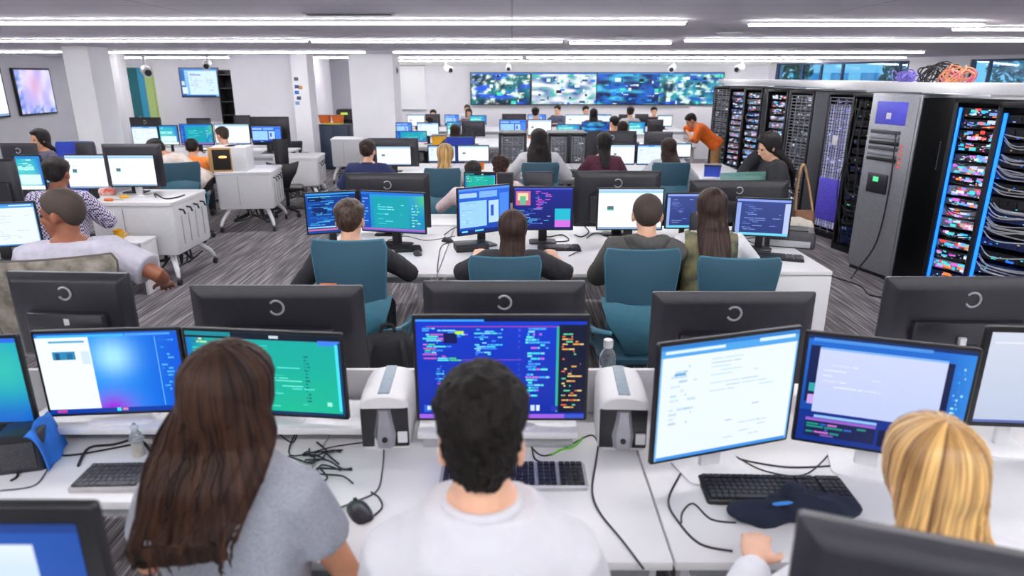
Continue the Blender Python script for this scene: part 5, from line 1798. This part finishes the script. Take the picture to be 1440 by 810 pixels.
# open lit box on the second cart
p = on_y(325, 243, 9.1)
t = thing('light_box', 'white box with a warm lit opening on top of the second cart', 'box', (-3.84, 9.25, .82), .12)
MB().box((.08, 0, .16), (.32, .4, .32), .01).build('case', M_WPLA, t)
MB().box((-.1, -.195, .16), (.3, .02, .32), .004).build('wooden_frame', mat('pale_wood', '#c99a62', .6, stretch=(1, 1, .2), scale=20), t)
MB().box((-.08, -.207, .16), (.23, .006, .27), .002).build('dark_opening', mat('dark_interior', '#1a1412', .6), t)
MB().box((-.1, .05, .16), (.3, .3, .32), .004).build('rear_case', M_WPLA, t)
MB().lathe([(.05, -.012), (.055, 0), (.03, .012)], (-.06, -.2, .2)).build('warm_lamp', glow('warm_glow', '#ffab5c', 2.5), t)
# chairs and people around the left group
chair_px(240, 229, 8.3, 'dark teal chair beside the nearest white cart', .5, .46, rz=.4, group=GC)
Y = 9.25
Y = 9.0
p = on_y(218, 195, Y)
person((p.x, Y), 1.75, p.z, 'person in a beige jacket and orange scarf leaning over behind the carts', s=1.1, lean=.85, vox=.01, hair=('short', 'black', {'vol': .02}), shirt=cloth('beige_jacket', '#c9b8ac', scale=14, col2='#e2d8d0'), collar=cloth('orange_scarf', '#ee7a34'), skin=M_SKIN, hands=((-.25, .75, .85), (.25, .75, .85)), loose=.02)
Y = 10.95
p = on_y(311, 178, Y)
person((p.x, Y), 1.1, p.z, 'person with short brown hair in a white shirt facing sideways before a green screen', s=1.05, lean=.1, vox=.009, hair=('short', 'short_brown', {'vol': .018}), shirt=cloth('white_top', '#dcdce0'), trousers=mat('teal_trousers', '#2f6f80', .8), skin=M_SKINL, eyes=True, hands=((-.2, .42, .85), (.2, .42, .85)))
Y = 9.9
p = on_y(268, 193, Y)
person((p.x, Y), .3, p.z - .02, 'person in an orange top behind the beige jacket', s=1.0, lean=.2, vox=.01, hair=('short', 'black', {'vol': .018}), shirt=cloth('orange_top', '#f08a3c'), skin=M_SKIN, hands=((-.2, .42, .8), (.2, .42, .8)))
desk(-7.9, -4.05, 11.6, 13.0, 'long white desk carrying the pale screens beyond the carts', group='side desks')
GM = 'monitors beyond the carts'
mon_y(183, 221, 177, 204, 12.0, 'pale monitor nearest the teal door beyond the carts', 'doc', 41, group=GM)
mon_y(222, 249, 176, 204, 12.05, 'narrow cyan monitor second from the teal door', 'aqua', 42, group=GM)
mon_y(251, 298, 174, 204, 12.0, 'blue cyan monitor behind the orange top', 'cyan', 43, group=GM)
mon_y(300, 350, 174, 203, 12.0, 'pale green monitor behind the sideways facing person', 'white', 44, group=GM)
mon_y(352, 395, 177, 201, 12.0, 'vivid blue monitor beside the white column', 'blue', 45, group=GM)
mon_y(352, 406, 164, 204, 12.45, 'large black monitor back behind the vivid blue monitor', back=True, group=GM)
mon_y(182, 226, 165, 195, 12.5, 'dark monitor back behind the pale monitor nearest the teal door', back=True, ring=True, group=GM)
mon_y(262, 296, 166, 195, 12.5, 'dark monitor back behind the blue cyan monitor', back=True, group=GM)
mon_y(328, 352, 162, 195, 12.5, 'slim dark monitor back behind the pale green monitor', back=True, group=GM)
t = thing('tablet_computer', 'tilted dark tablet with a picture held before the blue cyan screen', 'tablet', (-4.75, 9.9, .74), -.5) if False else None
# black headrest chair
p = on_y(388, 196, 9.95)
office_chair((p.x, 10.2), .2, 'black office chair with narrow headrest beside the hooked cart', back_top=p.z, w=.2, fabric=M_BLK, frame=M_BLK, lower=True, arms=False)
# dark storage rack by the small wall screen
a, b = on_y(301, 95, 17.6), on_y(327, 95, 17.6)
t = thing('dark_cabinet', 'tall black cabinet with shelves beside the hanging screen', 'cabinet', ((a.x + b.x) / 2, 17.9, 0))
w = b.x - a.x
MB().box((0, .2, 1.1), (w, .05, 2.2), .006).build('rear_panel', M_BLK, t)
for q in (-1, 1):
    MB().box((q * (w / 2 - .015), 0, 1.1), (.03, .42, 2.2), .006).build('side_panel', M_BLK, t)
for k in range(7):
    MB().box((0, 0, .1 + k * .33), (w - .06, .4, .025), .004).build('shelf', M_CHAR, t)
# notes pinned on the centre column
for k, (x, y, c, nm) in enumerate(((416, 111, '#58606e', 'dark grey'), (417, 122, '#2f4f9a', 'dark blue'), (422, 123, '#c89a50', 'ochre'), (417, 130, '#2a6ab8', 'bright blue'), (420, 138, '#3a4658', 'slate'), (418, 145, '#7f9fc8', 'pale blue'))):
    p = on_y(x, y, 14.58)
    o = MB().box((0, 0, 0), (.09, .006, .07), .001).build('notice_sign', mat('note_' + nm.replace(' ', '_'), c, .7))
    o.location = (p.x, 14.597, p.z)
    tag(o, nm + ' paper note pinned to the white column', 'note', 'notes on the white column')
for k, (y0, y1, c, nm) in enumerate(((147, 163, '#4a4c58', 'tall dark'), (168, 173, '#3f88d0', 'bright blue'), (176, 186, '#9aa85a', 'olive green'))):
    p, q = on_y(165, y0, 13.55), on_y(165, y1, 13.55)
    o = MB().box((0, 0, 0), (.09, .008, p.z - q.z), .001).build('notice_sign', mat('poster_' + nm.replace(' ', '_'), c, .7, var=.4, scale=18))
    o.location = (p.x - .12, 13.59, (p.z + q.z) / 2)
    tag(o, nm + ' notice strip on the white pier beside the teal door', 'notice', 'notices by the teal door')
# recess: storage and machines
a = on_y(450, 186, 14.9)
t = thing('storage_cabinet', 'dark blue storage cabinet in the recess with a yellow folder on top', 'cabinet', (a.x + .12, 15.75, 0))
MB().box((0, 0, .5), (.7, .5, 1.0), .01).build('body', mat('dark_blue_cabinet', '#2c3a4e', .5), t)
for q in (-1, 1):
    dr = MB().box((q * .17, -.255, .5), (.32, .02, .92), .005).build('door', mat('dark_blue_door', '#33435a', .5), t)
    MB().box((q * .04, -.27, .55), (.015, .02, .12), .003).build('handle', M_SILV, dr)
o = MB().box((0, 0, .012), (.4, .3, .024), .003).build('folder', mat('lime_folder', '#d8e05a', .5))
o.location = (a.x + .1, 15.7, 1.0)
tag(o, 'lime yellow folder lying on the dark blue cabinet', 'folder')
for k, dx in enumerate((-.22, .08)):
    t = thing('parts_box', ('orange parts box on the cabinet nearest the white column', 'orange parts box on the cabinet nearest the machine')[k], 'box', (a.x + .12 + dx, 15.75, 1.026), 0)
    MB().loft([rrect(.2, .2, .02, 0), rrect(.24, .24, .02, .16)]).build('tub', M_ORG, t)
    MB().loft([rrect(.25, .25, .02, .158), rrect(.25, .25, .02, .175)]).build('rim', mat('dark_orange', '#b85220', .5), t)
p = on_y(470, 160, 15.5)
t = thing('office_printer', 'black office printer with a green label light in the recess', 'printer', (p.x + .12, 16.6, 0))
MB().box((0, 0, .45), (.55, .5, .9), .02).build('stand', M_LGREY, t)
MB().loft([rrect(.6, .52, .04, .9), rrect(.6, .52, .04, 1.25), rrect(.55, .48, .04, 1.3)]).build('body', M_CHAR, t)
MB().box((0, -.27, 1.05), (.45, .08, .06), .006).build('paper_tray', M_BLK, t)
MB().box((-.1, -.268, 1.2), (.16, .01, .05), .003).build('panel', glow('green_panel', '#b8e04a', .8), t)
office_chair((on_y(452, 220, 13.6).x - .5, 13.35), .3, 'low grey chair before the recess beside the small cart', back_top=.85, w=.42, fabric=M_CHAR, frame=M_GREY, lower=False)
# ---------------------------------------------------------------- third row
GD = 'third row desks'
desk(-2.1, -.9, 8.75, 10.6, 'white desk before the person in a navy sweater', group=GD)
desk(-.9, .9, 8.95, 10.6, 'white desk before the blonde person in the third row', group=GD)
desk(.9, 3.3, 8.95, 10.6, 'white desk before the person in a maroon top', group=GD)
G5 = 'third row monitors'
mon_y(528, 578, 205, 233, 9.3, 'white page monitor before the navy sweater', 'white', 51, group=G5)
mon_y(517, 588, 194, 234, 9.7, 'large dark monitor back behind the navy sweater', back=True, group=G5)
mon_y(601, 641, 204, 228, 9.3, 'white page monitor before the blonde person in the third row', 'doc', 52, group=G5)
mon_y(643, 688, 204, 228, 9.35, 'white page monitor with a blue edge beside the blonde person', 'white', 53, group=G5)
mon_y(826, 895, 184, 226, 9.75, 'dark monitor back behind the maroon top', back=True, ring=True, group=G5)
mon_y(858, 894, 203, 232, 9.3, 'white monitor beside the maroon top', 'white', 54, group=G5)
mon_y(896, 932, 203, 232, 9.32, 'white monitor beyond the maroon top towards the racks', 'doc', 55, group=G5)
mon_y(934, 973, 203, 222, 9.4, 'low white monitor behind the brown haired person', 'white', 56, group=G5)
mon_y(906, 946, 185, 215, 9.8, 'dark monitor back beyond the two white monitors', back=True, group=G5)
Y = 8.25
p = on_y(516, 196, Y)
person((p.x, Y), -.05, p.z, 'person with tied dark hair in a navy sweater in the third row', s=1.08, slim=1.0, lean=.14, vox=.009, hair=('bun', 'dark_brown', {'vol': .018}), shirt=cloth('navy_sweater', '#27325c'), skin=M_SKINL, hands=((-.22, .42, .8), (.25, .42, .8)), loose=.012, collar=cloth('navy_sweater', '#27325c'))
seated(626, 203, 8.05, -.1, 'blonde person in a white top on a teal chair in the third row', (622, 237, .42, 'dark teal chair of the blonde person in the third row', 0), s=1.05, slim=.95, lean=.12, vox=.009, hair=('long', 'blonde', {'len': .32, 'w': .075, 'tip': .03, 'sway': -.03}), shirt=cloth('white_top', '#dcdce0'), skin=M_SKINL, hands=((-.22, .42, .8), (.25, .42, .8)), loose=.01)
for k, (px, py, lb, hr) in enumerate(((665, 226, 'dark cropped head showing behind the green monitor', ('short', 'black', {'vol': .014})), (704, 219, 'person with curly dark brown hair behind the green monitor', ('short', 'dark_brown', {'vol': .034, 'amp': .016})))):
    Y = (6.85, 7.6)[k]
    p = on_y(px, py, Y)
    person((p.x, Y), (.1, -.1)[k], p.z, lb if k else 'person with cropped black hair behind the green monitor', s=1.0, lean=.16, vox=.01, hair=hr, shirt=cloth('pale_pink', '#d8c4c4'), skin=M_SKINL, hands=((-.2, .42, .8), (.2, .42, .8)))
desk(-.95, 1.0, 6.05, 6.55, 'narrow white desk carrying the green monitor behind the second row', group=GD)
mon_y(652, 698, 242, 285, 6.3, 'small monitor with a plain green page behind the second row', 'teal', 61, group=G5)
mon_y(699, 722, 242, 285, 6.32, 'narrow dark monitor back beside the green monitor', back=True, group=G5)
mon_y(737, 779, 241, 285, 6.3, 'small dark monitor back before the white shirt', back=True, group=G5)
seated(758, 182, 8.55, 0, 'person with very long black hair in a white shirt in the third row', (760, 229, .46, 'dark teal chair of the long black haired person in white', 0), s=1.1, slim=.98, lean=.1, vox=.009, hair=('long', 'black', {'len': .44, 'w': .14, 'tip': .14}), shirt=cloth('white_top', '#dcdce0'), skin=M_SKINL, hands=((-.25, .42, .8), (.25, .42, .8)), loose=.014)
Y = 8.42
p = on_y(850, 187, Y)
person((p.x, Y), 0, p.z, 'person with black hair in a maroon top in the third row', s=1.02, slim=.95, lean=.08, vox=.009, hair=('bob', 'black', {'len': .27, 'w': .075, 'tip': .05, 'vol': .014}), shirt=cloth('maroon', '#5c2a3c'), skin=M_SKINL, hands=((-.2, .42, .8), (.2, .42, .8)))
seated(941, 195, 8.45, .1, 'person with long brown hair in pale grey on a teal chair near the racks', (944, 229, .46, 'teal chair of the brown haired person near the racks', 0), s=1.0, slim=.95, lean=.12, vox=.009, hair=('long', 'dark_brown', {'len': .38, 'w': .12, 'tip': .11}), shirt=cloth('pale_grey', '#cdd0d6'), skin=M_SKINL, hands=((-.25, .42, .8), (.3, .35, .8)), loose=.01)
# dark equipment cabinets in the third row
def tower(px0, px1, yt, Y, label, seed):
    a, b = on_y(px0, yt, Y), on_y(px1, yt, Y)
    return rack(((a.x + b.x) / 2, Y + .3), 0, 'dots', label, w=b.x - a.x, d=.6, h=a.z, seed=seed, units=8, group='low equipment cabinets in the third row')
tower(702, 740, 187, 10.75, 'low dark equipment cabinet beside the very long black hair', 3)
tower(772, 800, 187, 10.75, 'low dark equipment cabinet between the white shirt and the maroon top', 5)
tower(801, 826, 187, 10.75, 'narrow dark equipment cabinet nearest the maroon top', 7)
for k, (px, py, c, lb) in enumerate(((600, 198, M_ORG, 'orange parts tray on the desk behind the navy sweater'), (790, 246, M_ORG, 'orange parts tray on the desk before the maroon top'))):
    if k:
        continue
    p = on_z(px, py, DESK)
    t = thing('parts_tray', lb, 'tray', (p.x, min(p.y, 10.3), DESK))
    MB().loft([rrect(.26, .2, .02, 0), rrect(.3, .24, .02, .05), rrect(.28, .22, .02, .05), rrect(.25, .19, .02, .01)]).build('tub', c, t)
    MB().box((0, 0, .03), (.2, .02, .03), .004).build('divider', M_GREY, t)

# small things on the desks
def mug(px, py, z, label, m, Y=None):
    p = on_y(px, py, Y) if Y else on_z(px, py, z)
    t = thing('mug', label, 'mug', (p.x, p.y, z), 0)
    MB().lathe([(.034, 0), (.04, .004), (.042, .09), (.038, .09), (.035, .012), (.002, .01)]).build('mug_body', m, t)
    MB().tube(bez([(.04, 0, .075), (.066, 0, .066), (.066, 0, .03), (.039, 0, .022)]), .006, 8).build('handle', m, t)
def papers(x, y, z, rz, label, m=None, w=.21, d=.3):
    o = MB().loft([rrect(w, d, .002, 0, 1), rrect(w, d, .002, .006, 1), rrect(w * .98, d * .985, .002, .007, 1)]).build('paper_sheets', m or mat('paper_white', '#f4f4f2', .7, var=.01))
    o.location, o.rotation_euler = (x, y, z), (0, 0, rz)
    tag(o, label, 'paper')
papers(-1.25, 8.95, DESK, .4, 'white papers on the desk beside the navy sweater')
papers(.62, 9.2, DESK, -.2, 'white papers on the desk beside the white shirt')
papers(1.75, 9.1, DESK, .1, 'white papers on the desk between the maroon top and the brown hair')
mug(690, 238, DESK, 'orange mug on the desk behind the green monitor', M_ORG, 6.12) if False else mug(0, 0, DESK, 'blue mug on the third row desk near the white shirt', mat('blue_mug', '#3a6fd0', .3), None) if False else None
def item_box(x, y, z, rz, w, d, h, label, m, m2, cat='box'):
    t = thing('parts_box', label, cat, (x, y, z), rz)
    MB().loft([rrect(w * .94, d * .94, .01, 0), rrect(w, d, .012, h * .9)]).build('tub', m, t)
    MB().loft([rrect(w * 1.03, d * 1.03, .012, h * .88), rrect(w * 1.03, d * 1.03, .012, h)]).build('lid', m2, t)
item_box(-.55, 9.9, DESK, .2, .26, .2, .12, 'orange lidded box behind the blonde third row person', M_ORG, mat('dark_orange', '#b85220', .5))
item_box(2.75, 9.2, DESK, -.3, .22, .18, .16, 'small blue box at the rack end of the third row', mat('blue_tub', '#2f4fc0', .5), M_CHAR)
item_box(.95, 9.15, DESK, .1, .3, .16, .09, 'dark green case on the desk beside the maroon top', mat('green_case', '#2f5a50', .5), M_BLK)
item_box(-1.45, 13.6, DESK, .1, .3, .24, .2, 'yellow and grey box on the far desk before the whiteboard', M_YEL, M_GREY)
def bottle(x, y, z, label, m, m2):
    t = thing('bottle', label, 'bottle', (x, y, z))
    MB().lathe([(.03, 0), (.034, .006), (.034, .14), (.014, .18), (.013, .2)]).build('body', m, t)
    MB().lathe([(.016, .198), (.016, .222), (.012, .226)]).build('cap', m2, t)
p = on_y(925, 232, 8.98)
bottle(1.98 + .1, 9.05, DESK, 'small deep blue bottle before the two white third row monitors', mat('deep_blue_bottle', '#2a3fc0', .2), M_WPLA)
p = on_y(572, 330, 5.5)
bottle(-1.33, 5.2, DESK, 'dark bottle at the end of the second row beside the blue text monitor', M_BLK, M_GREY)
bottle(2.1, 5.62, DESK, 'clear bottle at the rack end of the second row', mat('clear_plastic', '#eef2f6', .1), M_WPLA) if False else None
cable_px([(625, 330), (636, 322), (646, 320), (660, 330)], 'grey cable loop behind the blue window monitor', r=.005, m=M_GCABLE)
cable_px([(822, 318), (828, 326), (818, 333), (808, 330)], 'short black cable loop between the pink code and the bright blank monitors', r=.005)
# ---------------------------------------------------------------- fourth and fifth rows
GE = 'far row desks'
desk(-2.9, .2, 13.2, 15.0, 'white far desk before the whiteboard', group=GE)
desk(.2, 3.6, 13.2, 15.0, 'white far desk before the dark video screen', group=GE)
desk(-3.0, 4.4, 17.0, 18.6, 'long white desk of the row under the video wall', group=GE)
G6 = 'fourth row monitors'
for x0, x1, yt, yb, Y, lb, kd, sd, bk in (
    (556, 579, 172, 190, 13.7, 'pale blue monitor at the column end of the fourth row', 'blue', 71, 0),
    (586, 617, 172, 192, 13.7, 'pale page monitor second from the column end of the fourth row', 'doc', 72, 0),
    (628, 648, 171, 190, 13.75, 'pale monitor behind the person with the blue chair', 'aqua', 73, 0),
    (649, 682, 170, 192, 13.7, 'grey monitor back beside the person with the blue chair', 'white', 74, 1),
    (702, 741, 168, 189, 13.7, 'vivid blue monitor of the fourth row', 'blue', 75, 0),
    (742, 776, 168, 191, 13.72, 'white monitor above the very long black hair', 'white', 76, 0),
    (783, 816, 175, 189, 13.7, 'low aqua monitor beside the white monitor of the fourth row', 'aqua', 77, 0),
    (818, 858, 171, 190, 13.9, 'dark blue monitor above the maroon top', 'feed2', 2, 0),
    (884, 908, 171, 190, 13.9, 'pale cyan monitor beside the seated pair in the fourth row', 'aqua', 79, 0),
    (556, 600, 184, 200, 13.3, 'low pale monitor nearest the large white column', 'cyan', 80, 0),
    (911, 933, 168, 186, 13.9, 'dark monitor back near the bending person', 'white', 81, 1)):
    mon_y(x0, x1, yt, yb, Y, lb, kd, sd, back=bool(bk), group=G6)
G7 = 'fifth row monitors'
for x0, x1, yt, yb, Y, lb, kd, sd, bk in (
    (572, 597, 161, 178, 17.5, 'white monitor of the fifth row below the whiteboard', 'white', 91, 0),
    (598, 619, 160, 178, 17.5, 'dark monitor back of the fifth row beside the whiteboard', 'white', 92, 1),
    (625, 645, 161, 176, 17.5, 'blue monitor of the fifth row before the two standing heads', 'blue', 93, 0),
    (660, 684, 162, 178, 17.5, 'pale blue monitor of the fifth row below the first video screen', 'aqua', 94, 0),
    (706, 740, 160, 172, 17.5, 'dark monitor back of the fifth row below the first video screen', 'white', 95, 1),
    (742, 768, 162, 172, 17.6, 'blue monitor of the fifth row before the orange collar', 'blue', 96, 0),
    (795, 829, 161, 176, 17.5, 'white monitor of the fifth row below the brightest video screen', 'white', 97, 0),
    (836, 860, 161, 176, 17.5, 'pale monitor of the fifth row below the dark blue video screen', 'doc', 98, 0),
    (870, 886, 161, 172, 17.6, 'dark monitor back of the fifth row below the dark blue video screen', 'white', 99, 1),
    (893, 912, 160, 176, 17.5, 'dark monitor back of the fifth row nearest the bending person', 'white', 100, 1),
    (925, 946, 162, 178, 17.5, 'white monitor of the fifth row behind the bending person', 'white', 101, 0)):
    mon_y(x0, x1, yt, yb, Y, lb, kd, sd, back=bool(bk), group=G7)
def seat(px, py, Y, yaw, label, hair, shirt, **k):
    p = on_y(px, py, Y)
    return person((p.x, Y), yaw, p.z, label, hair=hair, shirt=shirt, vox=k.pop('vox', .012), skin=k.pop('skin', M_SKINL), hands=k.pop('hands', ((-.2, .42, .82), (.2, .42, .82))), **k)
HB = lambda v=.016, c='black': ('short', c, {'vol': v})
seat(640, 175, 12.7, 0, 'person with dark brown bob hair in a violet top in the fourth row', ('bob', 'dark_brown', {'len': .26}), cloth('violet_top', '#4a4470'))
p = on_y(648, 191, 12.35)
office_chair((p.x, 12.3), 0, 'blue backed chair of the person in a violet top', back_top=p.z, w=.5, fabric=mat('blue_fabric', '#2a45b8', .7), lower=False, arms=False)
seat(876, 171, 12.3, -.3, 'person with dark hair in a grey top beside the orange collar in the fourth row', ('bob', 'dark_brown', {'len': .24}), cloth('slate', '#5a6478'))
seat(864, 163, 13.05, .5, 'person in an orange top sitting behind the grey top in the fourth row', HB(), cloth('orange_top', '#f08a3c'))
seat(609, 154, 18.95, PI, 'person with dark hair behind the fifth row monitor back', HB(.02), cloth('pale_grey', '#cdd0d6'), eyes=True)
seat(603, 163, 16.3, .8, 'light faced person turning sideways in the fifth row', HB(.016, 'dark_brown'), cloth('white_top', '#dcdce0'), eyes=True)
seat(657, 147, 20.1, PI, 'person facing the room under the corner of the first video screen', HB(.014, 'short_brown'), cloth('white_top', '#dcdce0'), eyes=True)
seat(659, 153, 18.95, PI, 'dark haired person before the one under the video screen corner', ('bob', 'dark_brown', {'len': .22}), cloth('grey_violet', '#6a6478'), eyes=True)
seat(753, 151, 16.5, 0, 'person with round black hair and an orange collar under the video wall', HB(.026), cloth('orange_top', '#f08a3c'))
seat(784, 148, 18.95, PI * .8, 'person with black hair looking sideways under the brightest video screen', HB(.02), cloth('slate', '#5a6478'), eyes=True)
seat(824, 149, 18.95, PI * 1.1, 'person with black hair behind the white fifth row monitor', HB(.022), cloth('pale_grey', '#cdd0d6'), eyes=True)
seat(835, 153, 16.5, 0, 'person with long dark hair in the fifth row under the dark blue video screen', ('bob', 'black', {'len': .3}), cloth('grey_violet', '#6a6478'))
seat(887, 150, 16.5, -.3, 'person with black hair in a white top under the dark blue video screen edge', HB(.022), cloth('white_top', '#dcdce0'))
seat(920, 150, 18.95, PI, 'person with black hair behind the monitor backs nearest the racks', HB(.02), cloth('dark_jacket', '#242428'), eyes=True)
# bending person in orange
p = on_y(968, 172, 12.6)
person((p.x + .05, 12.6), 1.35, 1.40, 'bending person in a bright orange shirt with a raised elbow near the far wall', s=1.0, lean=.85, stand=True, vox=.009, hair=('short', 'black', {'vol': .016}), shirt=cloth('bright_orange', '#f2701e'), skin=M_SKIN,
       sleeve=1.0, hands=((-.1, .5, .95), (.1, .48, .98)), poles=((-1, -.6, .2), (1, -.2, 1)), eyes=True, trousers=mat('tan_trousers', '#b98a5a', .8))

# ---------------------------------------------------------------- server racks
def rk(px, py, Y, rz, kind, label, **k):
    p = on_y(px, py, Y)
    return rack((p.x + .41, Y + .12), math.radians(-62 if rz > -50 else -74), kind, label, **k)
rk(1430, 262, 5.08, -49.9, 'wires', 'nearest server rack, edged in blue and full of pale patch wires', seed=2, units=16, w=.66)
rk(1356, 262, 6.05, -49.9, 'lit', 'server rack packed with colourful lit modules and a blue strip', seed=4, units=17)
rk(1240, 262, 6.95, -50, 'silver', 'closed silver cabinet with a violet plate and a black side', seed=1, h=1.88)
rk(1212, 240, 7.8, -60, 'dark', 'dark open rack of black cables beside the silver cabinet', seed=6)
rk(1176, 230, 8.65, -58, 'violet', 'rack with a perforated violet lit door beside the dark cables', seed=8)
rk(1118, 210, 9.6, -62, 'dots', 'grey sided rack with fine grey rows behind the standing person', seed=9, w=.5)
rk(1085, 205, 10.7, -62, 'pale', 'rack with pale blue modules behind the head of the standing person', seed=12, w=.5)
rk(1052, 200, 11.8, -64, 'pale', 'rack of small pale lights between the pale blue modules and the far racks', seed=14, w=.5)
rk(1030, 195, 12.9, -66, 'pale', 'rack with white and blue panels second from the far end', seed=16, w=.5)
rk(1010, 190, 14.0, -70, 'dots', 'grey rack at the far end of the row beside the white partition', seed=18)
# white cable tray on top of the row
def tray(P, label, w=.3):
    t = thing('cable_tray', label, 'cable tray', (0, 0, 0))
    a, b = Vector(P[0]), Vector(P[1])
    d = (b - a)
    L_ = d.length
    M = Matrix.Translation((a + b) / 2) @ Matrix.Rotation(math.atan2(d.y, d.x), 4, 'Z')
    for nm, c, s in (('tray_floor', (0, 0, 0), (L_, w, .02)), ('tray_side', (0, w / 2, .035), (L_, .02, .09)), ('tray_side', (0, -w / 2, .035), (L_, .02, .09))):
        mb = MB().box(c, s, .004)
        for v in mb.bm.verts:
            v.co = M @ v.co
        mb.build(nm, M_WPLA, t)
    return t
tray([(4.05, 4.6, 1.915), (4.5, 14.6, 1.915)], 'long white cable tray lying along the rack tops', .34)
# cable pile on the tray
p = on_y(1300, 118, 7.2)
rr = random.Random(9)
for k, (px, m, lb, s) in enumerate(((1312, M_CABLE, 'heap of black coiled cables on the cable tray', 1.), (1345, mat('yellow_pink_wire', '#d8a060', .5, col2='#d86a8a', scale=8), 'heap of yellow and pink wires on the cable tray', .8), (1276, mat('violet_wire', '#8a7fd8', .5), 'small violet cable coil on the cable tray', .6))):
    q = on_x(px, 118, 4.19)
    mb = MB()
    for j in range(16):
        c = Vector((rr.uniform(-.12, .12) * s, rr.uniform(-.1, .1), rr.uniform(.05, .13) * s))
        r0 = rr.uniform(.06, .13) * s
        ax = Matrix.Rotation(rr.uniform(-1.2, 1.2), 3, 'X') @ Matrix.Rotation(rr.uniform(-1, 1), 3, 'Y')
        pts = [c + ax @ Vector((math.cos(t_) * r0, math.sin(t_) * r0, 0)) for t_ in [2 * PI * i / 14 * 1.05 for i in range(15)]]
        pts = [Vector((x.x, x.y, max(.008, x.z))) for x in pts]
        mb.tube(pts, .007, 5)
    o = mb.build('cable_heap', m)
    o.location = (4.19 + (-.0, .02, -.02)[k], q.y, 1.975)
    o['kind'] = 'stuff'
    tag(o, lb, 'cables')
# small pink and white things at the far end of the racks
p = on_z(1180, 400, 0)
cable([(3.4, 7.2, .01), (3.4, 6.9, .01), (3.55, 6.5, .01), (3.5, 6.2, .01), (3.62, 6.1, .01)], 'black power cable lying on the carpet before the silver cabinet', .009)

# ---------------------------------------------------------------- world, camera, colour
bpy.data.scenes.remove(TMP)
sc = bpy.context.scene
w = bpy.data.worlds.new('daylight')
sc.world = w
w.use_nodes = True
bg = w.node_tree.nodes['Background']
bg.inputs['Color'].default_value = (.88, .93, 1.0, 1)
bg.inputs['Strength'].default_value = WORLD
cam = bpy.data.cameras.new('camera')
co = bpy.data.objects.new('camera', cam)
C.objects.link(co)
co.location = (0, 0, H)
co.rotation_euler = (PI / 2 - PITCH, 0, 0)
cam.sensor_width = 36
cam.lens = 36 * F / 1440
cam.clip_start = .05
cam.dof.use_dof = True
cam.dof.focus_distance = 4.6
cam.dof.aperture_fstop = 2.2
sc.camera = co
sc.view_settings.view_transform = 'Standard'
sc.view_settings.look = 'None'
sc.view_settings.gamma = 1
sc.view_settings.exposure = EXPO
sc.view_settings.use_curve_mapping = False
sc.cycles.max_bounces = 6
sc.cycles.diffuse_bounces = 4
